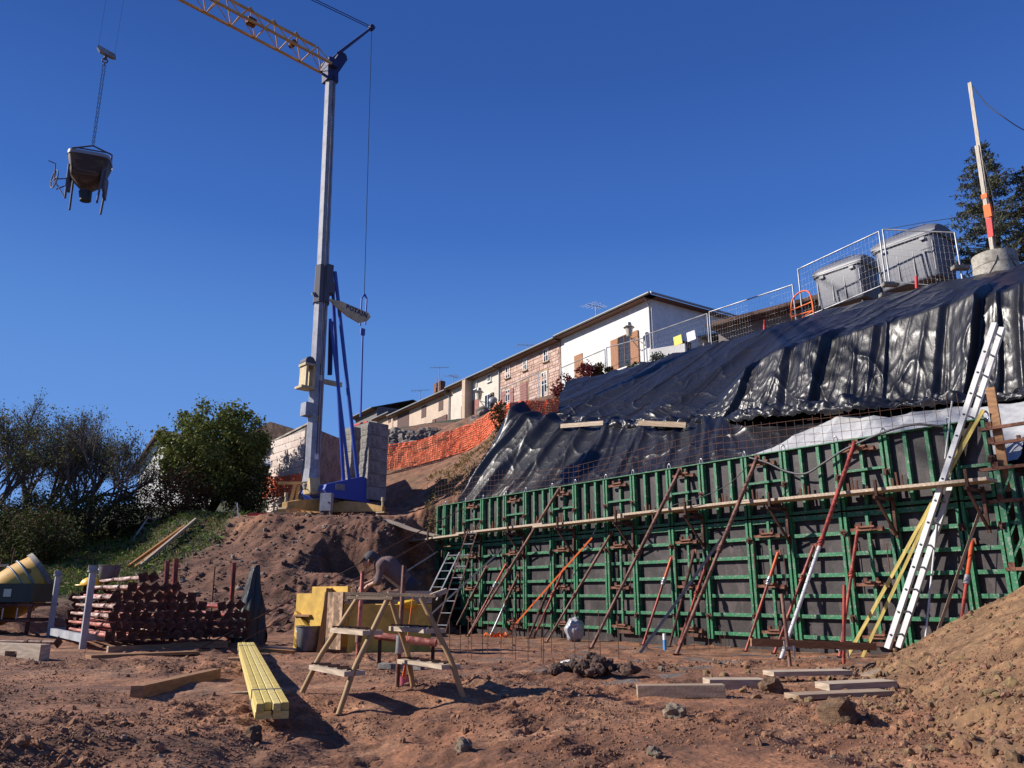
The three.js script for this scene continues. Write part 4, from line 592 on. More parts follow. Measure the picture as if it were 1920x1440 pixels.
function opening(t, u0, yb, pa, pb, o = {}) { // pa top corner, pb bottom corner in photo pixels of the recess
  const [ua, ya] = facU(...pa), [ub, yc] = facU(...pb), x = U1.get(t) - (ua + ub) / 2, w = Math.abs(ub - ua), h = Math.abs(ya - yc), y = (ya + yc) / 2 - yb;
  const n = o.door ? 'door' : 'window'; const g = mesh(n, at(boxG(w, h, .06), x, y, .0), o.panel || glassM, t);
  if (!o.panel) { mesh('frame', merge([at(boxG(w, .07, .09), x, y + h / 2, .02), at(boxG(w, .07, .09), x, y - h / 2, .02), at(boxG(.07, h, .09), x - w / 2, y, .02), at(boxG(.07, h, .09), x + w / 2, y, .02), at(boxG(.05, h, .08), x, y, .02), ...(o.bars ? [at(boxG(w, .04, .08), x, y, .02)] : [])]), o.frame || frameM, g); if (!o.door) mesh('sill', at(boxG(w + .2, .07, .16), x, y - h / 2 - .05, .06), o.sill || lintelM, g); }
  if (o.lintel) mesh('surround', merge([at(boxG(w + .3, .18, .05), x, y + h / 2 + .1, .02), at(boxG(.14, h, .05), x - w / 2 - .08, y, .02), at(boxG(.14, h, .05), x + w / 2 + .08, y, .02)]), lintelM, t);
  for (const sd of o.sh || []) { const s = mesh('shutter', merge([at(boxG(w * (o.sw || .55), h, .05), 0, 0, 0), at(boxG(w * (o.sw || .55), .09, .03), 0, h * .32, .03), at(boxG(w * (o.sw || .55), .09, .03), 0, -h * .32, .03)]), o.shm || shut.brown, t); s.position.set(x + sd * (w / 2 + w * (o.sw || .55) / 2 + .02), y, .06); }
  if (o.closed) for (const sd of [-1, 1]) { const L = [at(boxG(w / 2 - .02, h, .05), 0, 0, 0)]; for (let k = 0; k < 9; k++) L.push(at(boxG(w / 2 - .12, .03, .03), 0, -h / 2 + (k + .8) * h / 10, .03)); const s = mesh('shutter', merge(L), o.closed, t); s.position.set(x + sd * w / 4, y, .08); }
  return g;
}
const YB = 12.6;
// white house at the corner
{
  const u1 = facU(1052, 640)[0], yt = 18.25, t = house(0, u1, YB, yt, wallM.white, 'white rendered house with brown eaves and oak shutters at the row end', { capL: true });
const W = u1;
  opening(t, 0, YB, [1160, 634], [1185, 684], { sh: [-1, 1], shm: shut.oak, sw: .62, frame: shut.brown, sill: shut.white }); opening(t, 0, YB, [1077, 668], [1094, 712], { panel: shut.oak, door: 1 });
  mesh('downpipe', merge([tubeG([V(W - .05, 5.4, .5), V(W - .1, 5.2, .3), V(W - .12, 4.9, .08), V(W - .12, 4.6, .07)], .05, 12, 6), rodG(V(W - .12, 4.6, .07), V(W - .12, 0, .07), .05)]), gutterM, t);
  // shaded end wall opening, garden wall
  const ew = mesh('door', at(boxG(.06, 1.9, 1.0), W + .02, 2.2, -2.6), shut.dark, t); mesh('window', at(boxG(.06, 1.1, 1.0), W + .02, 2.7, -4.6), shut.dark, t); mesh('porch_roof', at(boxG(1.4, .12, 3.2), W + .7, 3.55, -5.4, 0, 0, -.15), tileM, t);
  const gp = P(1222, 690, 42.2); tag(mesh('garden_wall', at(boxG(2.1, 3.6, .25), 1.0, 0, 0), wallM.white), 'low white garden wall joined to the white house corner', 'wall'); const gw = scene.children[scene.children.length - 1]; gw.position.set(gp.x, gp.y - .72, gp.z); gw.rotation.y = -.55;
}
// stone house
{
  const u0 = facU(1051, 640)[0] + .02, u1 = facU(937, 690)[0], yt = 18.15, t = house(u0, u1, YB, yt, wallM.stone, 'reddish stone house with pink shutters and small attic windows');
  srand(44); const L = [], cols = []; const w = u1 - u0; for (let y = .15; y < yt - YB - .35;) { const rh = RR(.16, .3); for (let x = .05; x < w - .1;) { const rw = RR(.22, .6); if (x + rw < w) { const b = at(boxG(rw - .035, rh - .035, .06), x + rw / 2, y + rh / 2, -.012 + R() * .02); L.push(b); cols.push([b, R()]); } x += rw; } y += rh; }
  const gg = [[], [], []]; cols.forEach(([b, r]) => gg[r < .4 ? 0 : r < .75 ? 1 : 2].push(b)); [[.62, .41, .33], [.70, .50, .42], [.54, .36, .29]].forEach((c, i) => { const m = mesh('stone_course', merge(gg[i]), M(...c, .95, { map: rep(T_plaster, .8) }), t); m.userData.kind = 'stuff'; });
  for (const [a, b, c, d] of [[949, 690, 957, 707], [982, 675, 989, 693], [1020, 657, 1029, 676]]) opening(t, u0, YB, [a, b], [c, d], { bars: 1 });
  opening(t, u0, YB, [1016, 700], [1027, 742], { lintel: 1, bars: 1 }); opening(t, u0, YB, [977, 720], [990, 764], { lintel: 1, closed: shut.pink, panel: shut.dark }); opening(t, u0, YB, [949, 733], [957, 772], { lintel: 1, sh: [-1, 1], shm: shut.pink, sw: .8, bars: 1 });
  mesh('downpipe', rodG(V(.06, 0, .1), V(.06, 5.2, .1), .05), gutterM, t);
}
// cream house
{
  const u0 = facU(937, 690)[0] + .02, u1 = facU(846, 735)[0], yt = 18.1, t = house(u0, u1, YB, yt, wallM.cream, 'cream rendered house between stone house and beige house');
  for (const [a, b, c, d] of [[915, 703, 921, 714], [890, 718, 895, 728], [867, 727, 872, 737]]) opening(t, u0, YB, [a, b], [c, d], { sill: shut.white });
  opening(t, u0, YB, [885, 752], [898, 775], { panel: shut.pink, door: 1 }); opening(t, u0, YB, [865, 762], [876, 780], { panel: shut.pink, door: 1 }); opening(t, u0, YB, [910, 742], [920, 772], { sh: [1], shm: shut.dark });
  const [pu] = facU(883, 740); mesh('wall_pier', at(boxG(.5, 5.2, .8), u1 - pu, 2.6, .3), wallM.beige2, t);
}
// beige house with lower roof
{
  const u0 = facU(845, 735)[0] + .03, u1 = facU(736, 785)[0], yt = 17.95, t = house(u0, u1, YB, yt, wallM.beige, 'beige house with brown shutters and twin chimney');
  opening(t, u0, YB, [823, 752], [831, 768], { panel: shut.dark }); opening(t, u0, YB, [791, 763], [799, 781], { panel: shut.dark }); opening(t, u0, YB, [818, 785], [832, 812], { sh: [-1, 1], shm: shut.brown, sw: .4, panel: shut.dark }); opening(t, u0, YB, [786, 798], [797, 813], { sh: [-1], shm: shut.brown, panel: shut.dark }); opening(t, u0, YB, [746, 780], [766, 812], { panel: shut.dark, door: 1 });
  mesh('downpipe', merge([tubeG([V(u1 - u0 - .35, 5.1, .5), V(u1 - u0 - .3, 4.95, .35), V(u1 - u0 - .1, 4.7, .1), V(u1 - u0 - .08, 4.3, .08)], .05, 10, 6), rodG(V(u1 - u0 - .08, 4.3, .08), V(u1 - u0 - .08, 0, .08), .05)]), gutterM, t);
  const cu = u1 - facU(797, 752)[0]; for (const d of [-.45, .45]) mesh('chimney', at(boxG(.5, 2.0, .5), cu + d, 6.2, -1.4), M(.36, .16, .10, .9, { map: T_conc }), t);
}
{
  const u0 = facU(738, 790)[0], u1 = facU(706, 800)[0], t = house(u0, u1, YB, 18.3, wallM.beige2, 'far pinkish house with dark roof past the beige house'); opening(t, u0, YB, [729, 775], [733, 791], { panel: shut.dark }); opening(t, u0, YB, [714, 795], [717, 812], { panel: shut.dark, door: 1 });
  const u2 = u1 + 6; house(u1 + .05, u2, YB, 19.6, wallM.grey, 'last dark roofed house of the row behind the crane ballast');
}
// long low building behind the fence
{
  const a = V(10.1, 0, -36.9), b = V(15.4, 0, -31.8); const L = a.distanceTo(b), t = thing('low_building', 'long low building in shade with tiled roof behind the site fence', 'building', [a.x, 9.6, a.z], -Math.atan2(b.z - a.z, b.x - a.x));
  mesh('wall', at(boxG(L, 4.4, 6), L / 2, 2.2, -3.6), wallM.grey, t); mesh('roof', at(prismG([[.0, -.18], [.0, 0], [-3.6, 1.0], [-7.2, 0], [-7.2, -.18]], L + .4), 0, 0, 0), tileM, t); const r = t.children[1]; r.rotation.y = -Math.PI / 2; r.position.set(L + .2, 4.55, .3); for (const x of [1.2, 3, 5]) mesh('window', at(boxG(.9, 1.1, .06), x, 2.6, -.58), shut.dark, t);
}
// house with white gable behind the trees, and one behind the round tree
{
  const t = thing('gable_house', 'white gabled house half hidden behind the bare trees', 'house', P(288, 960, 46).setY(4.0), -.55); const h0 = P(247, 900, 46), h1 = P(303, 812, 46), o = t.position;
  const A = h0.x - o.x - .4, B = h1.x - o.x + 5.5; mesh('wall', prismG([[A, 0], [A, P(245, 868, 46).y - o.y], [h1.x - o.x, h1.y - o.y], [B, P(245, 868, 46).y - o.y], [B, 0]], 6), wallM.white, t).position.z = -6; 
  const e0 = V(A - .5, P(245, 868, 46).y - o.y - .45, 0), e1 = V(h1.x - o.x, h1.y - o.y + .12, 0), e2 = V(B + .5, e0.y, 0); for (const [p, q] of [[e0, e1], [e1, e2]]) mesh('roof_slope', at(barG(p, q, .16, 6.6), 0, 0, -3), tileM, t);
  const g = thing('brown_roof_house', 'house with brown roof peeping out behind the round green tree', 'house', P(505, 900, 50).setY(6), -.4), q = P(512, 836, 50), k = q.y - 6; mesh('wall', at(boxG(7, k, 6), 0, k / 2, -3), wallM.beige, g); const rf = mesh('roof', prismG([[-4.2, 0], [4.2, 0], [0, 1.6]], 6.8), tileM, g); rf.position.set(0, k - .05, -6.4);
}
// television aerials, street lanterns
function aerial(px, py, D, h, l, dir, grid) { const p = P(px, py, D), t = thing('tv_aerial', l, 'aerial', p, dir); mesh('mast', rodG(V(0, -h, 0), V(0, 0, 0), .03, .03, 6), gutterM, t); mesh('boom', merge([rodG(V(-.9, -.1, 0), V(.9, .1, 0), .02, .02, 5), ...[-.8, -.5, -.2, .15, .45, .75].map(x => rodG(V(x, x * .11, -.55 + .2 * x), V(x, x * .11, .55 - .2 * x), .012, .012, 4))]), gutterM, t); if (grid) { const L = []; for (let k = 0; k < 6; k++) L.push(at(boxG(.55, .025, .02), 0, -1.1 - k * .16, .05)); for (const x of [-.26, 0, .26]) L.push(at(boxG(.03, .95, .02), x, -1.5, .06)); mesh('panel_aerial', merge(L), mat.whiteFlat, t); } }
aerial(824, 689, 68, 3.5, 'tall television aerial with panel grid on the beige house', .3, true); aerial(850, 706, 67, 1.6, 'small television aerial with dish beside the tall one', 1.2, false); aerial(1117, 574, 48, 1.2, 'television aerial on the white house roof', .8, true); aerial(788, 732, 72, 1.2, 'small aerial by the twin chimney', .2, false); aerial(989, 647, 56, .8, 'low aerial on the stone house roof', .4, false);
function lantern(px, py, l, s = 1) { const p = facadeP(px, py, .9), t = thing('street_lantern', l, 'street lantern', p, HANG); mesh('bracket', merge([rodG(V(0, -1.0 * s, -.85), V(0, -.35 * s, -.05), .03), rodG(V(0, -.45 * s, -.85), V(0, -.35 * s, -.05), .03)]), gutterM, t); mesh('lamp_glass', at(cylG(.16 * s, .26 * s, .55 * s, 6), 0, 0, 0), M(.45, .40, .32, .3), t); mesh('hood', at(cylG(.34 * s, .12 * s, .16 * s, 14), 0, .34 * s, 0), gutterM, t); mesh('cap', at(cylG(.17 * s, .15 * s, .16 * s, 10), 0, .48 * s, 0), gutterM, t); }
lantern(1201, 627, 'street lantern on the white house wall beside oak shutter'); lantern(917, 745, 'street lantern on the cream house wall', 1.1);
{ const p = facadeP(932, 755, .35); const m = tag(mesh('satellite_dish', new THREE.SphereGeometry(.42, 18, 10, 0, 6.3, 0, .9), mat.steelGrey), 'grey satellite dish on the cream house wall', 'satellite dish'); m.position.copy(p); m.rotation.set(1.2, .3, 0); }
// ================= block wall, netting, stone wall =================
{
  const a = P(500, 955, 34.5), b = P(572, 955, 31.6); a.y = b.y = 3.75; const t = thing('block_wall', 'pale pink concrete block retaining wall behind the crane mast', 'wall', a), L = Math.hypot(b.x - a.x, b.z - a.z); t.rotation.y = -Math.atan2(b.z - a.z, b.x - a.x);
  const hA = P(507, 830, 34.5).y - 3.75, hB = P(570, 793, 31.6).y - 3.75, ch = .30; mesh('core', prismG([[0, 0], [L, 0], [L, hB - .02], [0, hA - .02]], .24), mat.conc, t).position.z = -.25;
  const gs = [boxG(.585, .285, .05), boxG(.585, .28, .055)], ms = [[.72, .60, .54], [.76, .65, .59], [.66, .54, .48]].map(c => M(...c, .9, { map: T_plaster, ...bump(1.5, .006) })); srand(6); const bricks = [];
  for (let r = 0; r < 18; r++) for (let x = (r % 2 ? -.3 : 0); x < L - .1; x += .6) { const xc = x + .3, yc = r * ch + .15; if (xc < .1 || xc > L - .15) continue; if (yc > lerp(hA, hB, xc / L) - .12) continue; const m = mesh('block', gs[R() < .5 ? 0 : 1], ms[Math.floor(R() * 3)], t); m.position.set(xc, yc, .01 + R() * .008); }
  const cap = mesh('coping', barG(V(-.05, hA + .03, -.12), V(L + .02, hB + .03, -.12), .07, .34), mat.concPale, t);
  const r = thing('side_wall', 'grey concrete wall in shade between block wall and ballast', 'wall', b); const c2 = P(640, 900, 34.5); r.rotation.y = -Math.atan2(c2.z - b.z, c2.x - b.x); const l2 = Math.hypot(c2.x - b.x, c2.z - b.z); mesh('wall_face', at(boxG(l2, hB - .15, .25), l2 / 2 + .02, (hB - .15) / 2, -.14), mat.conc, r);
}
function netting(name, pts, h, label, colseed, drop = .05) { // pts bottom line, draped sheet of holes
  const t = thing(name, label, 'netting'); const c = new THREE.CatmullRomCurve3(pts), len = c.getLength(), nu = Math.round(len / .105), nv = Math.round(h / .095), L = [];
  const q = (u, v) => { const p = c.getPoint(cl(u)); const w = .12 * nz(u * len * 2.2, v * 2.5, colseed) + .07 * nz(u * len * 6, v * 6, colseed + 3); const d = HN; return V(p.x + d.x * (w + .1 * (1 - v)), p.y + v * h + .06 * nz(u * len * 1.5, v, 8), p.z + d.z * (w + .1 * (1 - v))); };
  const strip = (a, b, k) => L.push(barG(a, b, k, .012, V(0, 1, 0)));
  for (let j = 0; j <= nv; j++) for (let i = 0; i < nu; i++) strip(q(i / nu, j / nv), q((i + 1) / nu, j / nv), .058);
  for (let i = 0; i <= nu; i += 1) for (let j = 0; j < nv; j++) { const a = q(i / nu, j / nv), b = q(i / nu, (j + 1) / nv); L.push(barG(a, b, .036, .012, V(1, 0, 0))); }
  const m = mesh('net', merge(L), mat.orangeNet, t); m.userData.kind = 'stuff';
}
netting('safety_netting', [P(703, 884, 36.4), P(760, 876, 36), P(830, 860, 35.4), P(872, 846, 35), P(905, 832, 34.2), P(938, 800, 33.2)], 1.18, 'orange safety netting along the top of the earth slope', 1);
netting('safety_netting', [onT(948, 800, 22, 60), onT(975, 797, 22, 60), onT(1008, 795, 22, 60), onT(1048, 790, 22, 60)], .85, 'orange netting in front of the stone house above the plastic peak', 2);
netting('safety_netting', [P(496, 932, 34.2), P(530, 930, 33), P(562, 928, 31.2)], .85, 'orange netting lying at the foot of the block wall', 3);
netting('safety_netting', [P(592, 900, 33.4), P(625, 895, 34.2)], 1.1, 'orange netting between crane mast and ballast', 4);
{ // rubble wall above the netting
  srand(14); const t = thing('rubble_wall', 'old grey rubble stone wall between the netting and the beige house', 'wall', P(760, 840, 39.5)); const o = t.position; const gs = [0, 1, 2, 3].map(k => stoneG(.32, k + 2, 1, .4, .7)), ms = [M(.30, .26, .23, .95, { map: T_conc }), M(.24, .20, .18, .95, { map: T_conc }), M(.36, .31, .27, .95, { map: T_conc })];
  for (let i = 0; i < 250; i++) { const px = RR(702, 905), k = R(), top = px < 868 ? 810 : lerp(806, 770, (px - 868) / 37), py = lerp(top, top + 30, k), p = P(px, py, 40.2 + k * -.8 - (px > 868 ? .6 : 0)); const m = mesh('stone', gs[i % 4], ms[Math.floor(R() * 3)], t); m.position.copy(p.sub(o)); m.rotation.set(R() * 6, R() * 6, R() * 6); m.scale.setScalar(RR(.6, 1.15)); }
}
// ================= road edge: fence, bins, post =================
function fencePanel(a, b, h, label, o = {}) { // foot a -> foot b
  const t = thing('fence_panel', label, 'fence panel', a, 0, 'mesh fence panels along the road edge'); const s = p => p.clone().sub(a), ta = a.clone().add(V(0, h, 0)), tb = b.clone().add(V(0, h, 0));
  mesh('frame_tube', rodG(V(0, 0, 0), s(ta), .03, .03, 8), mat.galv, t); mesh('frame_tube', rodG(s(b), s(tb), .03, .03, 8), mat.galv, t); mesh('frame_tube', rodG(s(ta), s(tb), .027, .027, 8), mat.galv, t); mesh('frame_tube', rodG(s(a).add(V(0, .12, 0)), s(b).add(V(0, .12, 0)), .02, .02, 8), mat.galv, t);
  const L = [], n = Math.round(a.distanceTo(b) / .13); for (let i = 1; i < n; i++) L.push(rodG(s(a.clone().lerp(b, i / n)).add(V(0, .12, 0)), s(ta.clone().lerp(tb, i / n)), .0023, .0023, 4)); for (let j = 1; j < 8; j++) L.push(rodG(s(a).add(V(0, .12 + (h - .12) * j / 8, 0)), s(b).add(V(0, .12 + (h - .12) * j / 8, 0)), .0023, .0023, 4)); const m = mesh('wire_mesh', merge(L), mat.galv, t); m.userData.kind = 'stuff';
  if (o.foot !== false) for (const p of [a, b]) mesh('foot_block', at(boxG(.5, .12, .22), s(p).x, .02, s(p).z), mat.conc, t);
  return t;
}
{
  const top = (px, py, q, h = 2) => { const p = PQ(px, py, q); p.y -= h; return p; };
  const A = top(1790, 436, 10.6), B = top(1655, 430, 10.2), B2 = top(1648, 434, 10.2), C = top(1496, 505, 10.2), C2 = top(1486, 534, 10.8, 1.9), E1 = top(1330, 585, 11.2, 1.9), E2 = top(1326, 588, 11.2), G1 = top(1211, 628, 12.6), G2 = top(1206, 630, 12.6), H1 = top(1137, 652, 13.6, 1.9), H2 = top(1134, 655, 13.6, 1.9), I1 = top(1052, 690, 14.6, 1.9);
  fencePanel(B, A, 2, 'mesh fence panel in front of the larger grey bin'); fencePanel(C, B2, 2, 'mesh fence panel in front of the smaller grey bin'); fencePanel(E1, C2, 1.9, 'mesh fence panel before the low shaded building'); fencePanel(G1, E2, 2, 'mesh fence panel with yellow and white notices'); fencePanel(H1, G2, 1.9, 'mesh fence panel before the white house window'); fencePanel(I1, H2, 1.9, 'mesh fence panel before the white house door');
  const J1 = top(1010, 695, 16, 2), J2 = top(940, 728, 17, 2); fencePanel(J2, J1, 1.9, 'mesh fence panel before the stone house');
  for (const [px, py, m, l] of [[1271, 638, M(.75, .62, .12, .7), 'yellow notice wired to the fence by the white house'], [1296, 630, mat.whiteFlat, 'white notice wired to the fence by the white house']]) { const p = PQ(px, py, 11.6), s = tag(mesh('notice_board', boxG(.42, .42, .02), m), l, 'sign'); s.position.copy(p); s.rotation.y = WANG + .1; s.rotation.z = .1; }
  // rails of the older handrail below the houses
  const bar = thing('road_barrier', 'orange red tubular road barrier leaning at the fence joint', 'barrier', PQ(1506, 603, 9.9), WANG); const tb = [V(-.42, 0, 0), V(-.42, .55, 0), V(-.3, .95, 0), V(.0, 1.12, 0), V(.3, 1.05, 0), V(.42, .6, 0), V(.42, 0, 0)]; mesh('frame', merge([tubeG(tb, .028, 30, 6), rodG(V(-.42, .3, 0), V(.42, .3, 0), .025), rodG(V(-.42, .55, 0), V(.42, .62, 0), .022), rodG(V(-.42, 0, 0), V(.42, .3, 0), .02)]), mat.orange, bar);
  tag(mesh('red_stake', rodG(PQ(1433, 622, 10.2), PQ(1434, 600, 10.2), .05), mat.red), 'short red stake by the fence before the low building', 'stake'); tag(mesh('red_stake', rodG(PQ(1719, 541, 9.5), PQ(1718, 518, 9.5), .05), mat.red), 'short red stake in front of the larger grey bin', 'stake');
}
function bin(px, py, q, ry, sc, label) {
  const p = PQ(px, py, q), t = thing('wheeled_bin', label, 'bin', p, ry, 'grey wheeled bins by the road'); const w = 1.36 * sc, h = 1.05 * sc, d = 1.0 * sc;
  const body = sheetG(4, 1, () => [0, 0, 0]); const rb = (W, D, y, r) => { const o = []; for (let i = 0; i < 32; i++) { const a = i / 32 * 6.2832, c = Math.cos(a), s = Math.sin(a); o.push([Math.sign(c) * Math.pow(Math.abs(c), r) * W / 2, y, Math.sign(s) * Math.pow(Math.abs(s), r) * D / 2]); } return o; };
  const loft = L => { const g = sheetG(32, L.length - 1, (u, v) => L[Math.round(v * (L.length - 1))][Math.round(u * 32) % 32]); return g; };
  const pm = mat.plastGrey.clone(); pm.side = THREE.DoubleSide;
  mesh('body', loft([rb(.1, .1, .18, .3), rb(w * .86, d * .8, .18, .22), rb(w * .90, d * .84, .3, .22), rb(w * .97, d * .96, h - .02, .22), rb(w * .9, d * .9, h, .22)]), pm, t);
  mesh('rim', loft([rb(w * .99, d * .98, h - .03, .22), rb(w * 1.03, d * 1.02, h - .03, .22), rb(w * 1.03, d * 1.02, h + .05, .22), rb(w * .95, d * .95, h + .05, .22)]), pm, t);
  const lid = sheetG(28, 16, (u, v) => { const a = v * Math.PI, x = (u - .5) * w * 1.0, cap = Math.pow(Math.abs(u - .5) * 2, 6); return [x, h + .06 + Math.sin(a) * .33 * sc * (1 - .35 * cap), -Math.cos(a) * d * .5]; }); mesh('lid', lid, pm, t); const lp = []; for (const s of [-1, 1]) { const g = sheetG(12, 1, (u, v) => { const a = u * Math.PI; return [s * w * .499, h + .05 + v * Math.sin(a) * .22 * sc, -Math.cos(a) * d * .5]; }); lp.push(g); } mesh('lid_end', merge(lp), pm, t);
  for (const x of [-.42, -.12, .12, .42]) mesh('rib', at(boxG(.03, h * .62, .03), x * w, h * .55, d * .45 + .005), mat.plastGrey, t); for (const x of [-.3, .3]) mesh('handle', at(boxG(.16, .1, .05), x * w, h * .93, d * .5 + .01), mat.plastGrey, t);
  mesh('lid_bar', tubeG([V(-w * .3, h + .1, d * .45), V(-w * .25, h + .34 * sc, d * .2), V(w * .25, h + .40 * sc, d * .1), V(w * .3, h + .1, d * .45)], .018, 24, 5), mat.plastDark, t);
  for (const [x, z] of [[-.38, .3], [.38, .3], [-.38, -.3], [.38, -.3]]) mesh('wheel', at(cylG(.1, .1, .05, 14), x * w, .1, z * d, 0, 0, Math.PI / 2), mat.black, t);
}
bin(1596, 586, 11.9, WANG - .02, 1.42, 'grey domed wheeled bin standing nearer the orange road barrier'); bin(1726, 552, 12.0, WANG - .02, 1.62, 'grey domed wheeled bin standing next to the concrete ring');
const mastW = M(.74, .69, .62, .8, { map: T_wood });
{ // concrete ring with mast of planks
  const p = PQ(1872, 528, 9.9), t = thing('concrete_ring', 'pale concrete well ring weighing down the wooden power mast', 'concrete ring', p); mesh('lower_ring', at(cylG(.60, .60, .42, 30), 0, .21, 0), mat.concPale, t); mesh('upper_ring', at(cylG(.585, .585, .36, 30), 0, .62, 0), mat.concPale, t); mesh('sling', merge([tubeG([V(-.5, .05, .36), V(-.3, .45, .52), V(-.12, .84, .5), V(.05, .5, .6), V(.3, .02, .56)], .012, 30, 5)]), mat.black, t);
  const u = (px, py) => PQ(px, py, 9.9), b = u(1866, 472), m = thing('wooden_mast', 'tall mast of nailed pale planks wrapped with orange and red tape', 'mast', b), s = q => q.clone().sub(b); m.position.copy(b);
  mesh('long_plank', barG(s(u(1864, 480)).add(V(0, -.2, 0)), s(u(1818, 155)), .10, .05), mastW, m); mesh('short_plank', barG(s(u(1859, 478)).add(V(0, -.2, .06)), s(u(1829, 275)).add(V(0, 0, .06)), .10, .04), mastW, m); mesh('brace_plank', barG(s(u(1866, 476)).add(V(0, -.2, -.05)), s(u(1858, 400)).add(V(0, 0, -.05)), .12, .05), mat.woodOld, m);
  mesh('orange_tape', barG(s(u(1847, 373)), s(u(1846, 365)), .16, .14), mat.orange, m); const tp = barG(s(u(1855, 408)), s(u(1851, 385)), .19, .15); mesh('orange_tape', tp, mat.orange, m); mesh('red_tape', barG(s(u(1859, 445)), s(u(1855, 410)), .15, .13), mat.red, m); mesh('cable_on_mast', tubeG([s(u(1862, 470)), s(u(1858, 400)).add(V(.06, 0, .1)), s(u(1845, 330)).add(V(.04, 0, .1)), s(u(1843, 300))], .012, 20, 5), mat.black, m);
  tag(mesh('power_cable', tubeG([u(1820, 158), u(1850, 195), u(1885, 222), P(1925, 246, 20), P(2050, 280, 19)], .014, 30, 5), mat.black), 'black power cable sagging away from the wooden mast top', 'cable'); tag(mesh('overhead_wire', tubeG([PQ(1655, 431, 10.3), PQ(1745, 415, 10.5), PQ(1850, 400, 10.7), P(1960, 380, 20)], .01, 30, 5), mat.black), 'thin wire running from the fence corner past the conifer', 'wire');
}
// ================= vegetation =================
function leafSoup(n, gen, size, colf, asp = .6) { // n leaves, gen() -> [pos, dirBias]
  const p = new Float32Array(n * 12), c = new Float32Array(n * 12), idx = []; const q = new THREE.Quaternion(), e = new THREE.Euler();
  for (let i = 0; i < n; i++) { const [o, k] = gen(i); e.set(RR(-1.2, 1.2), R() * 6.283, RR(-1.2, 1.2)); q.setFromEuler(e); const s = size * RR(.6, 1.4); const col = colf(o, k); [[-.5, 0], [0, -asp / 2], [.5, 0], [0, asp / 2]].forEach(([a, b], j) => { const v = V(a * s, (j % 2) * .08 * s, b * s).applyQuaternion(q).add(o); p.set([v.x, v.y, v.z], (i * 4 + j) * 3); c.set(col, (i * 4 + j) * 3); }); const b = i * 4; idx.push(b, b + 1, b + 2, b, b + 2, b + 3); }
  const g = new THREE.BufferGeometry(); g.setAttribute('position', new THREE.BufferAttribute(p, 3)); g.setAttribute('color', new THREE.BufferAttribute(c, 3)); g.setIndex(idx); g.computeVertexNormals(); return g;
}
const leafM = new THREE.MeshPhysicalMaterial({ vertexColors: true, roughness: .9, specularIntensity: .35, side: THREE.DoubleSide, transmission: .22, thickness: 0 }), barkM = M(.085, .06, .05, .95, { map: T_conc }), barkGrey = M(.12, .10, .10, .95);
function limbs(start, dir, len, r, depth, out, tips, o) {
  const n = 5; let p = start.clone(), d = dir.clone().normalize(), pts = [p.clone()];
  for (let i = 0; i < n; i++) { d.add(V(RG(), RG() * .8 + o.up, RG()).multiplyScalar(o.wig)).normalize(); p = p.clone().addScaledVector(d, len / n); pts.push(p); }
  const c = new THREE.CatmullRomCurve3(pts), N = 6, rs = depth > 2 ? 7 : depth > 0 ? 5 : 3; const g = new THREE.TubeGeometry(c, N, 1, rs), a = g.attributes.position; for (let i = 0; i <= N; i++) { const cc = c.getPoint(i / N), rr = lerp(r, r * .55, i / N); for (let j = 0; j <= rs; j++) { const k = i * (rs + 1) + j; a.setXYZ(k, cc.x + (a.getX(k) - cc.x) * rr, cc.y + (a.getY(k) - cc.y) * rr, cc.z + (a.getZ(k) - cc.z) * rr); } } out.push(g);
  if (depth <= 0) { tips.push(p); return; }
  const kids = o.kids; for (let k = 0; k < kids; k++) { const t = RR(.35, 1), q = c.getPoint(t), dd = d.clone().add(V(RG(), RG() * .7 + .15, RG()).multiplyScalar(o.spread)).normalize(); limbs(q, dd, len * RR(.55, .8), r * .55, depth - 1, out, tips, o); }
}
function bareTree(base, h, label, o) { // many fine twigs with a few leaves
  const t = thing('bare_tree', label, 'tree', base, 0, 'half bare trees on the slope'); const big = [], fine = [], tips = []; const L = []; srand(o.seed);
  for (const d of o.stems) { const out = []; limbs(V(0, -.2, 0), V(...d), h * .40, o.r, 5, out, tips, { wig: .34, up: .06, kids: o.kids || 3, spread: 1.15 }); L.push(...out); }
  mesh('trunk', merge(L), barkGrey, t);
  const m = mesh('crown', leafSoup(o.leaves, () => { const p = tips[Math.floor(R() * tips.length)]; return [p.clone().add(V(RG() * .35, RG() * .35, RG() * .35)), 0]; }, o.ls || .13, () => { const k = R(); return k < .7 ? [.10 + .05 * R(), .12 + .05 * R(), .035] : [.18, .13, .05]; }), leafM, t); m.userData.kind = 'stuff';
}
bareTree(P(60, 1000, 31), 5.9, 'half bare tree with ivy at the far hedge', { seed: 11, stems: [[-.5, 1, .1], [.35, 1, 0], [.75, .75, -.1]], r: .13, leaves: 7500, ls: .085, kids: 4 });
bareTree(P(165, 990, 30), 5.2, 'half bare tree with fine twigs before the white gable', { seed: 12, stems: [[.2, 1, 0], [-.4, 1, .2], [.6, .9, .1]], r: .10, leaves: 4200, ls: .08, kids: 4 });
bareTree(P(-40, 1000, 29), 5.4, 'half bare tree standing past the yellow chute', { seed: 15, stems: [[.1, 1, 0], [.6, .8, 0]], r: .12, leaves: 6000, ls: .085, kids: 4 });
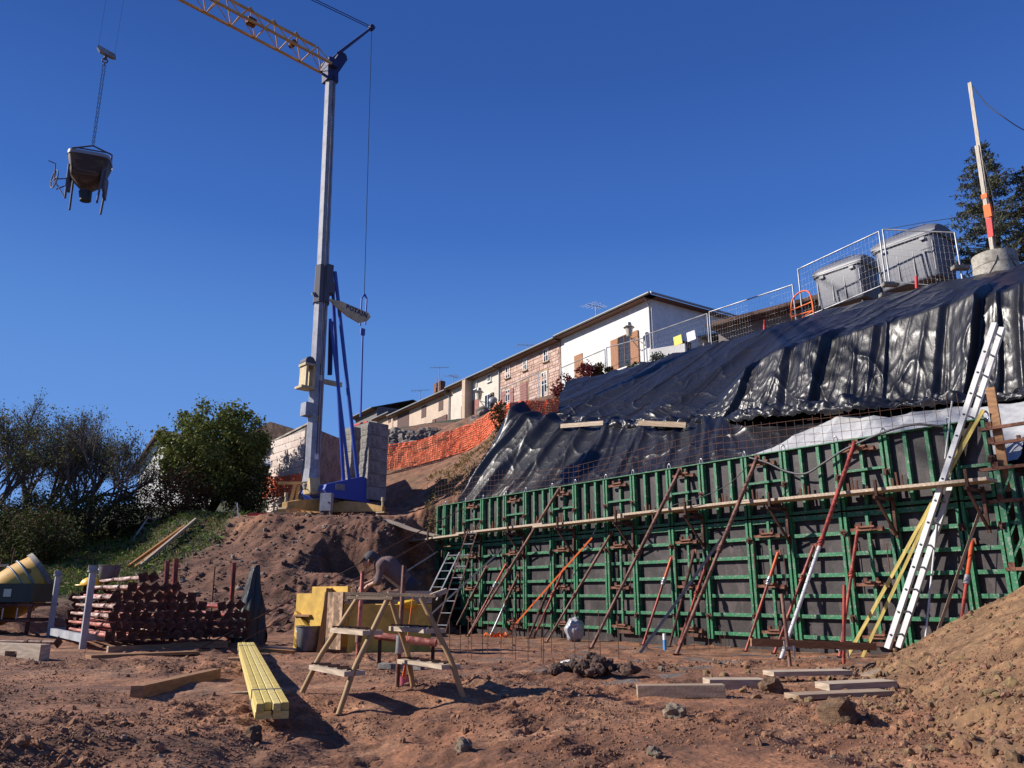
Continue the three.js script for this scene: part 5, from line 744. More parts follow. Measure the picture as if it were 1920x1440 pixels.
// round leafy tree
function roundCrown(name, label, base, cy, rx, ry, n, size, colf, sd, o = {}) {
  const t = thing(name, label, o.cat || 'tree', base); srand(sd); const tips = [], L = []; for (const d of o.stems || [[0, 1, 0], [.4, 1, .2], [-.4, 1, -.2], [.2, 1, -.5]]) { const out = []; limbs(V(0, -.2, 0), V(...d), cy * .8, o.r || .1, 2, out, tips, { wig: .18, up: .1, kids: 3, spread: .8 }); L.push(...out); } mesh('trunk', merge(L), barkM, t);
  const clumps = []; const NC = o.clumps || 150; while (clumps.length < NC) { const v = V(RR(-1, 1), RR(-1, 1), RR(-1, 1)); const l = v.length(); if (l > 1 || l < .35) continue; const bulge = 1 + .16 * fbm(v.x * 2 + sd, v.y * 2, v.z * 2, 2); clumps.push([V(v.x * rx * bulge, cy + v.y * ry * bulge, v.z * rx * bulge), RR(.28, .62) * (o.cs || 1)]); }
  const m = mesh('crown', leafSoup(n, () => { const [c, r] = clumps[Math.floor(R() * NC)]; const d = V(RG(), RG(), RG()); return [c.clone().addScaledVector(d, r * 1.25), 0]; }, size, colf), leafM, t); m.userData.kind = 'stuff'; return t;
}
roundCrown('round_tree', 'dense round green tree beside the block wall', P(394, 962, 31.5), 2.45, 2.25, 2.0, 29000, .135, () => { const k = R(); return [.10 + .08 * k, .125 + .075 * k, .028 + .018 * k]; }, 31, { clumps: 230, cs: .9 });
roundCrown('red_shrub', 'reddish brown twiggy shrub in front of the round green tree', P(335, 990, 29.5), 1.2, 1.15, 1.05, 6500, .09, () => { const k = R(); return k < .75 ? [.055 + .04 * R(), .028 + .015 * R(), .02] : [.05, .055, .015]; }, 32, { cat: 'shrub', clumps: 120 });
[[30, 1020, 30, 1.7, 1.05, 'dark hedge shrub under the half bare trees'], [120, 1015, 29.5, 1.8, 1.0, 'dark hedge shrub beside the pale lost ladder'], [210, 1000, 30.5, 1.5, .8, 'low dark hedge shrub under the white gable'], [-30, 1050, 27, 1.5, 1.0, 'dark hedge shrub past the yellow chute'], [460, 965, 31.5, 1.0, .9, 'small shrub at the foot of the round green tree'], [75, 1050, 26.5, 1.1, .8, 'low dark bush on the grassy slope']].forEach(([a, b, D, rx, ry, l], i) => roundCrown('hedge_shrub', l, P(a, b, D), ry * .9, rx, ry, 7000, .09, () => { const k = R(); return k < .75 ? [.045 + .03 * R(), .058 + .03 * R(), .018] : [.10, .055, .03]; }, 40 + i, { cat: 'shrub', clumps: 80, r: .05 }));
// conifers by the mast
function conifer(base, h, w, label, sd) {
  const t = thing('conifer', label, 'tree', base, 0, 'conifers behind the bins'); srand(sd); mesh('trunk', rodG(V(0, -.5, 0), V(.05, h, 0), .2, .03, 8), barkM, t); const br = [], seeds = [];
  for (let y = .6; y < h - .15; y += .2) for (let k = 0; k < 6; k++) { const a = R() * 6.283, L = w * Math.pow(1 - y / h, .75) * RR(.6, 1.1) + .15, d = V(Math.cos(a), RR(-.05, .3), Math.sin(a)), o = V(0, y, 0), e = o.clone().addScaledVector(d, L).add(V(0, -.12 * L, 0)); br.push(rodG(o, e, .02, .006, 3)); const nn = Math.ceil(L * 60); for (let i = 0; i < nn; i++) { const u = RR(.15, 1.02); seeds.push(o.clone().lerp(e, u).add(V(RG() * .2, RG() * .14 - .06, RG() * .2))); } }
  mesh('branches', merge(br), barkM, t).userData.kind = 'stuff'; const m = mesh('crown', leafSoup(seeds.length, i => [seeds[i], 0], .15, () => { const k = R(); return [.085 + .06 * k, .095 + .06 * k, .06 + .04 * k]; }, .3), leafM, t); m.userData.kind = 'stuff';
}
conifer(PQ(1882, 530, 14.5).setY(9.4), 7.4, 2.5, 'dark conifer growing right behind the wooden mast', 51); conifer(PQ(1955, 520, 15.5).setY(9.4), 6.4, 2.2, 'second conifer beyond the wooden mast', 52);
// small plants by the white house and red climber at the ledge end
[[1100, 708, 36.5, .55, .45, [.16, .03, .03], 'red leaved shrub before the white house door'], [1062, 742, 35, .75, .55, [.16, .03, .035], 'red leaved shrub before the stone house corner'], [1128, 706, 36.5, .5, .35, [.09, .07, .03], 'brown bush beside the red leaved shrub'], [1240, 688, 36, .6, .4, [.05, .07, .03], 'small green bush below the garden wall'], [1195, 700, 35.5, .5, .3, [.06, .07, .03], 'small green bush under the white house window'], [948, 800, 32, .6, .6, [.07, .06, .03], 'scrubby bush beside the plastic peak']].forEach(([a, b, D, rx, ry, c, l], i) => roundCrown('garden_bush', l, P(a, b + 6, D), ry, rx, ry, 900, .13, () => c.map(x => x * RR(.6, 1.3)), 60 + i, { cat: 'bush', clumps: 24, r: .03, cs: .5 }));
// grass and weeds on the left slope
{
  srand(71); const N = 15000, g = leafSoup(N, () => { let x, z, k = 0; do { x = RR(-21, -6.5); z = RR(-33, -20.5); } while (grassAmt(x, z) < RR(.15, .9) && k++ < 30); return [V(x, T(x, z) + RR(.0, .16), z), 0]; }, .24, () => { const k = R(); return k < .7 ? [.11 + .08 * R(), .16 + .08 * R(), .04] : [.24, .19, .10]; }, .18);
  const m = mesh('grass', g, leafM); tag(m, 'rough green grass and weeds on the slope under the trees', 'grass', undefined, 'stuff');
  const N2 = 1800, g2 = leafSoup(N2, () => { const s = RR(-5, 20), q = RR(9.6, 12.5); const [x, z] = SQ(s, q); return [V(x, T(x, z) + RR(0, .15), z), 0]; }, .22, () => { const k = R(); return [.10 + .05 * k, .09 + .04 * k, .035]; }, .2); tag(mesh('grass', g2, leafM), 'dry grass along the road edge behind the plastic sheets', 'grass', undefined, 'stuff');
  srand(72); const g3 = leafSoup(1300, () => { let p; do { p = P(RR(800, 950), RR(800, 930), RR(27, 33)); p.y = T(p.x, p.z); } while (fbm(p.x, p.z, 4, 2) < -.05); return [p.add(V(0, RR(0, .14), 0)), 0]; }, .2, () => { const k = R(); return [.22 + .08 * k, .175 + .06 * k, .09]; }, .2); tag(mesh('grass', g3, leafM), 'dry weeds on the earth slope left of the plastic peak', 'grass', undefined, 'stuff');
}
// things lost on the slope
{
  const a = onT(248, 1014), b = P(279, 968, a.z * -1 + .4); ladder('lost_ladder', 'pale short ladder lying against the dark hedge', a, a.clone().add(V(.2, 0, -.3)), b, b.clone().add(V(.2, 0, -.3)), .03, .05, 5, mat.whiteFlat, undefined);
  for (const [x0, y0, x1, y1, m, l] of [[262, 1068, 366, 982, mat.woodPale, 'pale timber lying up the grassy slope'], [240, 1070, 345, 995, mat.woodOrange, 'orange brown timber lying up the grassy slope'], [252, 1072, 340, 1006, mat.woodOrange, 'thin brown batten lying beside the timbers on the slope']]) { const p = onT(x0, y0, 15), q = onT(x1, y1, 15); p.y += .12; q.y += .15; tag(mesh('slope_timber', barG(p, q, .10, .07), m), l, 'timber', 'timbers lying on the slope'); }
  const f = thing('folding_stand', 'small grey folding stand at the top of the grassy slope', 'stand', onT(442, 972)); mesh('leg', barG(V(-.12, 0, 0), V(0, .55, 0), .03, .03), mat.steelGrey, f); mesh('leg', barG(V(.12, 0, .05), V(0, .55, 0), .03, .03), mat.steelGrey, f);
  const rb = P(483, 968, 26.8); tag(mesh('red_board', barG(rb.clone().add(V(-.35, .05, 0)), rb.clone().add(V(.35, .08, 0)), .08, .05), mat.red), 'red painted board lying at the platform edge', 'board');
}
// ================= heap of sandy spoil =================
const pileY = (x, z) => { const ax = 9.0, az = -9.6, bx = 5.8, bz = -2.5, t = cl(((x - ax) * (bx - ax) + (z - az) * (bz - az)) / ((bx - ax) ** 2 + (bz - az) ** 2)), d = Math.hypot(x - lerp(ax, bx, t), z - lerp(az, bz, t)); const top = lerp(2.35, 2.25, t); const h = top - .54 * d; return h + (h > .0 ? .10 * fbm(x * .9, z * .9, 101, 3) + .018 * fbm(x * 6, z * 6, 102, 3) : 0) + .12 * sm(.5, 0, Math.abs(h - .12)) * Math.max(0, fbm(x * 4, z * 4, 103, 3)); };
{
  const g = sheetG(380, 420, (u, v) => { const x = lerp(.9, 12, u), z = lerp(-14, 1.8, v); const p = pileY(x, z), t = T(x, z); return [x, p > t - .03 ? Math.max(p, t - .03) : t - .25, z]; }, 12, 12, q => { const w = cl(.5 + .8 * fbm(q[0] * 1.5, q[2] * 1.5, 105, 3)); const low = sm(.75, .15, q[1]) * cl(.4 + fbm(q[0] * 2, q[2] * 2, 9, 2)); return [lerp(.36, .42, w) - .12 * low, lerp(.205, .25, w) - .085 * low, lerp(.10, .13, w) - .035 * low]; });
  tag(mesh('sand_heap', g, new THREE.MeshStandardMaterial({ vertexColors: true, roughness: .95, map: T_soil, bumpMap: T_bump, bumpScale: .015 })), 'heap of orange brown sandy earth rising beside the formwork end', 'earth heap');
}
const T2 = (x, z) => Math.max(T(x, z), x > .9 ? pileY(x, z) : -9);
// ================= yellow timbers =================
{
  const a = V(-1.655, 0, -5.75), b = V(-3.92, 0, -12.0), L = a.distanceTo(b), ry = -Math.atan2(b.z - a.z, b.x - a.x), y0 = .125, dy = .05, yw = [[.76, .63, .20], [.70, .56, .17], [.80, .68, .27]].map(c => M(...c, .75, { map: T_wood, ...bump(4, .002) })); srand(61);
  const put = (off, w, y, h, sh, l) => { const m = mesh('yellow_timber', chamfG(L + RG() * .05, h, w - .004, .004), yw[Math.floor(R() * 3)]); const d = b.clone().sub(a).normalize(), n = V(-d.z, 0, d.x); const c = a.clone().add(b).multiplyScalar(.5).addScaledVector(n, off).addScaledVector(d, sh); m.position.set(c.x, y + dy / 2, c.z); m.rotation.y = ry + RG() * .0012; m.rotation.z = Math.atan2(dy, L); tag(m, l, 'timber', 'stack of yellow timbers'); };
  put(-.057, .11, y0 + .025, .05, .03, 'yellow timber in the bottom layer of the long stack'); put(.057, .11, y0 + .025, .05, .0, 'yellow timber in the bottom layer of the long stack');
  put(-.086, .054, y0 + .078, .052, .0, 'narrow yellow timber in the top layer of the long stack'); put(-.030, .054, y0 + .080, .052, .05, 'narrow yellow timber in the top layer of the long stack'); put(.027, .054, y0 + .079, .052, -.03, 'narrow yellow timber in the top layer of the long stack'); put(.085, .056, y0 + .078, .052, .02, 'narrow yellow timber in the top layer of the long stack');
  for (const k of [.12, .9]) { const c = a.clone().lerp(b, k); const m = mesh('steel_band', boxG(.012, .116, .234), mat.steelGrey); m.position.set(c.x, y0 + dy * k + .052, c.z); m.rotation.y = ry; tag(m, 'thin steel band strapped round the yellow timber stack', 'band', 'bands on the timber stack'); }
  for (const k of [.25, .8]) { const c = a.clone().lerp(b, k), m = mesh('bearer', boxG(.08, .08, .5), mat.woodOld); m.position.set(c.x, y0 + dy * k - .045, c.z); m.rotation.y = ry; tag(m, 'short bearer under the yellow timber stack', 'bearer', 'bearers under the timber stack'); }
}
// loose timbers
const lay = (name, p0, p1, w, h, m, label, cat = 'timber', lift = 0, group) => { const a = p0.isVector3 ? p0 : onT(...p0), b = p1.isVector3 ? p1 : onT(...p1); a.y = T2(a.x, a.z) + h / 2 + lift; b.y = T2(b.x, b.z) + h / 2 + lift; if (b.y > a.y + .12) b.y = a.y + .05; const o = mesh(name, barG(a, b, h, w), m); return tag(o, label, cat, group); };
lay('short_beam', [255, 1308], [404, 1270], .10, .10, mat.woodBrown, 'short brown squared beam lying on the bare earth', 'beam', -.01);
lay('flat_plank', [165, 1234], [368, 1226], .20, .04, mat.woodBrown, 'thin brown plank lying in front of the prop rack', 'plank');
lay('flat_plank', P(505, 1180, 14), P(548, 1198, 13.2), .18, .04, mat.woodPale, 'pale plank lying between prop stack and tub', 'plank'); lay('flat_plank', P(478, 1206, 12.9), P(552, 1208, 12.9), .14, .05, mat.woodOrange, 'orange brown batten lying before the grey tub', 'plank');
{ const a = onT(0, 1222, 6).add(V(-.6, 0, 0)), b = onT(82, 1238, 6), t = thing('notched_beam', 'thick pale beam with a square notch at the site edge', 'beam', b); b.y = T(b.x, b.z); a.y = b.y + .03; const L = a.distanceTo(b); t.rotation.y = -Math.atan2(b.z - a.z, b.x - a.x); t.position.copy(b); mesh('upper_half', at(boxG(L, .09, .14), -L / 2, .145, 0), mat.woodPale, t); mesh('lower_half', at(boxG(.42, .10, .14), -.21, .05, 0), mat.woodPale, t); mesh('lower_half', at(boxG(L - .65, .10, .14), -.65 - (L - .65) / 2, .05, 0), mat.woodPale, t); }
for (const [p, q, w, h, l, m] of [[[1195, 1307], [1358, 1306], .15, .10, 'thick weathered beam end before the stacked planks', mat.woodOld], [[1325, 1290], [1432, 1290], .22, .085, 'pale plank running under the stone', mat.woodPale], [[1442, 1280], [1588, 1277], .24, .045, 'pale plank on top of the loose plank pile', mat.woodPale], [[1542, 1293], [1668, 1287], .24, .06, 'pale plank reaching the foot of the sand heap', mat.woodPale], [[1484, 1310], [1662, 1302], .20, .04, 'thin weathered plank lying before the plank pile', mat.woodOld], [[1632, 1272], [1742, 1262], .22, .05, 'weathered plank half covered by the sand heap', mat.woodOld]]) lay('loose_plank', p, q, w, h, m, l, 'plank', l.includes('on top') ? .07 : .0, 'loose planks by the sand heap');
lay('kerb_piece', onT(712, 1253), onT(792, 1256), .12, .06, mat.conc, 'grey concrete strip lying behind the trestle', 'concrete piece');
// ================= double step trestle =================
const tblW = M(.26, .19, .14, .9, { map: T_wood, ...bump(5, .006) });
{
  const g = (x, z) => V(x, T(x, z), z), LB = g(-1.87, -7.36), LF = g(-1.39, -6.67), RB = g(-.915, -7.65), RF = g(-.41, -6.97), o = LF, t = thing('step_trestle', 'home made wooden double step trestle with slatted treads', 'trestle', o), s = p => p.clone().sub(o);
  const tLB = V(-1.41, .95, -7.42), tLF = V(-1.07, .93, -6.95), tRB = V(-1.13, .93, -7.45), tRF = V(-.79, .93, -6.98);
  [[LB, tLB], [LF, tLF], [RB, tRB], [RF, tRF]].forEach(([a, b]) => { const m = a.clone().lerp(b, .35).add(V(.03 * (a.x < -1 ? -1 : 1), 0, 0)); mesh('leg', tubeG([s(a), s(a.clone().lerp(m, .5)), s(m), s(m.clone().lerp(b, .5)), s(b)], .024, 20, 8), mat.woodPole, t); });
  mesh('table_board', barG(s(V(-1.48, .965, -7.3)), s(V(-.64, .945, -7.02)), .026, .15, V(0, 1, 0)), tblW, t); mesh('table_board', barG(s(V(-1.45, .93, -7.2)), s(V(-1.0, .925, -6.92)), .026, .1), tblW, t); mesh('top_batten', barG(s(V(-.74, .93, -7.0)), s(V(-.58, .99, -7.08)), .04, .05), mat.woodPale, t);
  const tread = (A, B, tA, tB, k, out) => { const p = A.clone().lerp(tA, k), q = B.clone().lerp(tB, k), d = q.clone().sub(p), y = (p.y + q.y) / 2, ctr = p.clone().add(q).multiplyScalar(.5); p.y = q.y = y; const grp = new THREE.Group(); grp.name = 'tread'; const ry = -Math.atan2(d.z, d.x), L = d.length() + .02; grp.position.copy(s(V(ctr.x + out * .10, y, ctr.z))); grp.rotation.y = ry; t.add(grp); for (let i = 0; i < 2; i++) mesh('tread_board', at(boxG(L, .038, .085), 0, 0, (i - .5) * .10), mat.woodPale, grp); const zz = []; for (let i = 0; i < 8; i++) zz.push(at(boxG(.012, .012, .17), -L / 2 + (i + .5) * L / 8, .031, 0, 0, i % 2 ? .6 : -.6)); mesh('grip_wire', merge(zz), mat.rustDark, grp); };
  tread(LB, LF, tLB, tLF, .30, -.02); tread(LB, LF, tLB, tLF, .66, -.02); tread(RB, RF, tRB, tRF, .30, .02); tread(RB, RF, tRB, tRF, .66, .02);
}
const post = (px0, py0, D, px1, py1, m, l, r = .024) => { const a = P(px1, py1, D); a.y = T(a.x, a.z) - .05; const b = P(px0, py0, D), t = thing('steel_post', l, 'steel post', a); mesh('tube', rodG(V(0, 0, 0), b.clone().sub(a), r, r * .9, 10), m, t); const d = b.clone().sub(a); mesh('sleeve', rodG(d.clone().multiplyScalar(.30), d.clone().multiplyScalar(.44), r * 1.5, r * 1.45, 10), m === mat.propRust ? mat.steelGrey : mat.propRust, t); };
post(758, 1060, 7.75, 744, 1290, mat.propRust, 'rusty steel post standing behind the step trestle'); post(680, 1071, 9.9, 669, 1253, mat.propPink, 'pinkish steel post standing before the yellow shutter box', .027);
tag(mesh('pink_tube', rodG(P(705, 1192, 10.2), P(818, 1206, 10.0), .045, .045, 12), mat.propPink), 'thick pinkish tube lying across behind the step trestle', 'tube');
{ const a = P(713, 1190, 10.35), b = P(812, 1206, 10.15); for (const p of [P(713, 1190, 10.2), P(812, 1206, 10.05)]) { const y = T(p.x, p.z), h = p.y - .04 - y; tag(mesh('tube_support', at(boxG(.04, h, .04), p.x, y + h / 2, p.z), mat.rustDark), 'thin rusty stake carrying the pinkish tube', 'stake', 'stakes under the pink tube'); } }
{ const p = onT(763, 1280, 5, 12); const t = thing('hanging_strap', 'orange strap hanging down behind the step trestle', 'strap', P(762, 1225, 7.6)); mesh('band', merge([barG(V(0, .1, 0), V(.0, -.22, .02), .006, .035, V(1, 0, .2)), barG(V(.02, .05, 0), V(-.02, -.2, .03), .006, .03, V(1, 0, .5))]), mat.orange, t); mesh('cord', rodG(V(0, .1, 0), V(.04, .5, 0), .004, .004, 4), mat.orange, t);
  const c = thing('paint_tin', 'small pink tin with a dark rim on the earth by the trestle', 'tin', onT(757, 1283, 5, 12)); mesh('can', at(cylG(.055, .055, .09, 16), 0, .045, 0), M(.40, .10, .14, .4), c); mesh('rim', at(new THREE.TorusGeometry(.055, .008, 6, 16), 0, .09, 0, 1.57), mat.dark, c); }
// ================= yellow shutter box, tub =================
{
  const A = V(-3.72, .08, -13.9), B = V(-2.62, .05, -12.95), C = V(-1.36, .04, -13.5); const t = thing('shutter_box', 'yellow plywood shutter box standing behind the step trestle', 'shutter box', B), s = p => p.clone().sub(B); const H2 = 1.0;
  const face = (p, q, y0, y1, off, m, n, th = .03) => { const d = q.clone().sub(p).setY(0).normalize(), nn = V(-d.z, 0, d.x); const a = p.clone().addScaledVector(nn, off), b = q.clone().addScaledVector(nn, off); a.y = b.y = (y0 + y1) / 2; return mesh(n, barG(s(a), s(b), y1 - y0, th), m, t); };
  const l = (k, e = 0) => A.clone().lerp(B, k);
  face(l(0), l(.48), .05, .98, 0, mat.plyYellow, 'yellow_panel'); face(l(.36), l(.72), .12, 1.07, .06, mat.plyYellow, 'yellow_panel'); face(l(.66), l(1), .12, 1.0, .12, mat.osb, 'chipboard_panel'); face(l(.34), l(1.0), 1.0, 1.09, .02, mat.plyYellow, 'yellow_rail', .06);
  const pst = l(.64); mesh('yellow_post', barG(s(V(pst.x - .08, .05, pst.z + .14)), s(V(pst.x + .02, 1.06, pst.z + .14)), .09, .09), mat.woodOrange, t);
  mesh('diagonal_brace', barG(s(V(A.x + .02, .66, A.z + .1)), s(V(A.x + .35, .38, A.z + .42)), .07, .06), mat.plyYellow, t); mesh('shelf', barG(s(V(A.x + .05, .62, A.z + .1)), s(V(A.x + .4, .62, A.z + .4)), .03, .18), mat.woodBrown, t);
  face(B, C, .0, .80, 0, mat.plyYellow, 'long_side', .04); face(B.clone().lerp(C, .45), C, .82, 1.02, .03, mat.woodPale, 'top_board', .03); face(C, V(-2.45, 0, -14.45), 0, .8, 0, mat.plyYellow, 'end_board', .04); face(V(-2.45, 0, -14.45), A, 0, .8, 0, mat.plyYellow, 'back_board', .04);
  const bag = stoneG(.17, 4, 2, .4, .45); const bm = tag(mesh('yellow_bag', bag, mat.yellowBag), 'crumpled yellow plastic bag in the shutter box', 'bag'); bm.position.set(-1.72, .82, -13.25);
}
function tub(p, r, h, label, m, group) { const t = thing('grey_tub', label, 'tub', p, 0, group); const g = new THREE.LatheGeometry([[.0, .01], [r * .82, .01], [r * .98, h * .97], [r * 1.05, h * .97], [r * 1.05, h], [r * .94, h], [r * .78, .05], [0, .05]].map(([x, y]) => new THREE.Vector2(x, y)), 28); mesh('tub_wall', g, m, t); mesh('handle', at(new THREE.TorusGeometry(r * .98, .008, 5, 24, Math.PI), 0, h * .92, 0, 2.4), mat.galv, t); return t; }
tub(onT(576, 1221, 6, 20), .205, .40, 'grey mortar tub standing before the yellow shutter box', mat.bucketGrey);
{ const p = onT(607, 1216, 6, 20); const g = sheetG(12, 14, (u, v) => [(.02 + .13 * v * v) * Math.cos(u * 6.283) * (1 + .3 * nz(u * 6, v * 3, 1)), .40 * (1 - v), (.02 + .1 * v * v) * Math.sin(u * 6.283)]); const m2 = mat.steelGrey.clone(); m2.side = THREE.DoubleSide; const m = tag(mesh('empty_sack', g, m2), 'limp grey sack hanging beside the mortar tub', 'sack'); m.position.copy(p); m.rotation.y = .5; }
// ================= worker =================
function sdfG(bones, ctr, size, N, k) { // tapered capsules joined by smooth minimum
  const mc = new MarchingCubes(N, mat.dark, false, false, 200000); mc.isolation = 0; const h = N / 2, fl = mc.field;
  const B = bones.map(([a, b, r0, r1, sx = 1]) => ({ a, r0, r1, d: b.clone().sub(a), l2: Math.max(1e-9, b.distanceToSquared(a)), sx }));
  for (let z = 0; z < N; z++) for (let y = 0; y < N; y++) for (let x = 0; x < N; x++) { const px = ctr.x + (x - h) / h * size, py = ctr.y + (y - h) / h * size, pz = ctr.z + (z - h) / h * size; let d = 1e3; for (const b of B) { const vx = px - b.a.x, vy = py - b.a.y, vz = pz - b.a.z, t = cl((vx * b.d.x + vy * b.d.y + vz * b.d.z) / b.l2), e = Math.hypot(vx - b.d.x * t, vy - b.d.y * t, (vz - b.d.z * t) * b.sx) - lerp(b.r0, b.r1, t); if (d > 500) d = e; else { const hh = cl(.5 + .5 * (d - e) / k); d = lerp(d, e, hh) - k * hh * (1 - hh); } } fl[z * N * N + y * N + x] = -d; }
  mc.update(); const n = mc.count, p = new Float32Array(mc.positionArray.slice(0, n * 3)), g = new THREE.BufferGeometry(); for (let i = 0; i < n; i++) { p[i * 3] = p[i * 3] * size + ctr.x; p[i * 3 + 1] = p[i * 3 + 1] * size + ctr.y; p[i * 3 + 2] = p[i * 3 + 2] * size + ctr.z; }
  g.setAttribute('position', new THREE.BufferAttribute(p, 3)); const uvs = new Float32Array(n * 2); for (let i = 0; i < n; i++) { uvs[i * 2] = p[i * 3] + p[i * 3 + 2]; uvs[i * 2 + 1] = p[i * 3 + 1]; } g.setAttribute('uv', new THREE.BufferAttribute(uvs, 2)); const nn = mc.normalArray.slice(0, n * 3); g.setAttribute('normal', new THREE.BufferAttribute(new Float32Array(nn), 3)); return g;
}
{
  const b0 = P(768, 1110, 14.6), gy = T(b0.x, b0.z) + .0; const t = thing('person', 'person in dark cap and brown work shirt bending over the shutter box', 'person', [b0.x, gy, b0.z]); t.scale.setScalar(1.08);
  // local: faces -x, bends forward; z sideways
  const hip = V(0, .97, 0), chest = V(-.38, 1.30, 0), neck = V(-.56, 1.38, 0), head = V(-.70, 1.43, 0);
  const sL = V(-.46, 1.32, .20), sR = V(-.46, 1.32, -.20), eL = V(-.50, 1.05, .25), eR = V(-.62, 1.08, -.24), wL = V(-.68, .98, .16), wR = V(-.80, 1.00, -.10);
  const kL = V(-.10, .52, .12), kR = V(.02, .52, -.12), aL = V(.06, .09, .13), aR = V(.16, .09, -.13), tL = V(-.14, .04, .15), tR = V(-.04, .04, -.15);
  const arm = r => [[sL, eL, .060 + r, .047 + r], [sR, eR, .060 + r, .047 + r]], fore = [[eL, wL, .045, .032], [eR, wR, .045, .032]];
  const torso = r => [[hip, chest, .135 + r, .165 + r, .82], [sL, sR, .085 + r, .085 + r], [chest, V(-.5, 1.34, 0), .15 + r, .11 + r]];
  const legs = r => [[V(0, .95, .09), kL, .095 + r, .065 + r], [V(0, .95, -.09), kR, .095 + r, .065 + r], [kL, aL, .062 + r, .045 + r], [kR, aR, .062 + r, .045 + r]];
  const hands = []; for (const [w, sgn] of [[wL, 1], [wR, -1]]) { const d = V(-.6, -.75, -.1 * sgn).normalize(); const palm = w.clone().addScaledVector(d, .075); hands.push([w, palm, .034, .036, .8]); for (let f = 0; f < 4; f++) { const off = V(0, 0, (f - 1.5) * .021), L = [.062, .072, .068, .052][f], b = palm.clone().add(off).addScaledVector(d, .02), m = b.clone().addScaledVector(d, L * .5), e = m.clone().add(V(.006, -L * .5, 0)); hands.push([b, m, .010, .0095], [m, e, .0095, .008]); } const th = palm.clone().add(V(-.02, .01, .035 * sgn)); hands.push([palm.clone().addScaledVector(d, -.03), th, .013, .011], [th, th.clone().addScaledVector(d, .035), .011, .009]); }
  const hd = V(-.30, -.95, 0).normalize(); const face = [[head, head.clone().add(V(-.03, -.06, 0)), .095, .075, 1.12], [head.clone().add(V(-.05, -.07, 0)), head.clone().add(V(-.075, -.10, 0)), .05, .035], [head.clone().add(V(-.105, -.025, 0)), head.clone().add(V(-.118, -.045, 0)), .012, .014], [head.clone().add(V(.005, -.02, .088)), head.clone().add(V(.0, -.05, .088)), .016, .012], [head.clone().add(V(.005, -.02, -.088)), head.clone().add(V(.0, -.05, -.088)), .016, .012]];
  const skin = M(.42, .23, .155, .6); const body = mesh('body', merge([sdfG([...torso(-.02), ...arm(-.01), ...fore, [V(-.48, 1.36, 0), head, .06, .058], ...legs(-.015), [aL, tL, .04, .03], [aR, tR, .04, .03]], V(-.3, .78, 0), .85, 110, .03), sdfG(face, head, .16, 56, .02), sdfG(hands.slice(0, 11), wL.clone().add(V(-.05, -.08, 0)), .16, 60, .008), sdfG(hands.slice(11), wR.clone().add(V(-.05, -.08, 0)), .16, 60, .008)]), skin, t);
  mesh('shirt', sdfG([...torso(.012), ...arm(.012), [eL, eL.clone().lerp(wL, .25), .05, .045], [eR, eR.clone().lerp(wR, .25), .05, .045], [V(-.46, 1.34, 0), V(-.55, 1.39, 0), .08, .07]], V(-.3, 1.15, 0), .55, 90, .035), M(.185, .12, .11, .9, { ...bump(5, .02) }), t);
  mesh('trousers', sdfG([...legs(.012), [V(0, 1.0, .05), V(0, 1.0, -.05), .14, .14], [V(-.06, 1.02, 0), V(.02, .95, 0), .135, .135]], V(-.02, .55, 0), .65, 84, .035), M(.035, .035, .045, .9), t);
  const cap = merge([sdfG([[head.clone().add(V(.02, .03, 0)), head.clone().add(V(.01, .02, 0)), .108, .105]], head, .16, 44, .01), at(cylG(.09, .085, .014, 18), head.x - .11, head.y - .01, 0, 0, 0, .75)]); mesh('cap', cap, M(.055, .055, .062, .85), t);
  for (const [a, b] of [[aL, tL], [aR, tR]]) mesh('boot', sdfG([[a.clone().add(V(.02, -.03, 0)), b, .055, .042], [a.clone().add(V(0, .08, 0)), a, .06, .058]], a.clone().add(V(-.05, -.02, 0)), .22, 40, .02), mat.dark, t);
  for (const z of [.035, -.035]) mesh('eye', at(new THREE.SphereGeometry(.012, 10, 8), head.x - .088, head.y - .012, z), mat.dark, t);
}
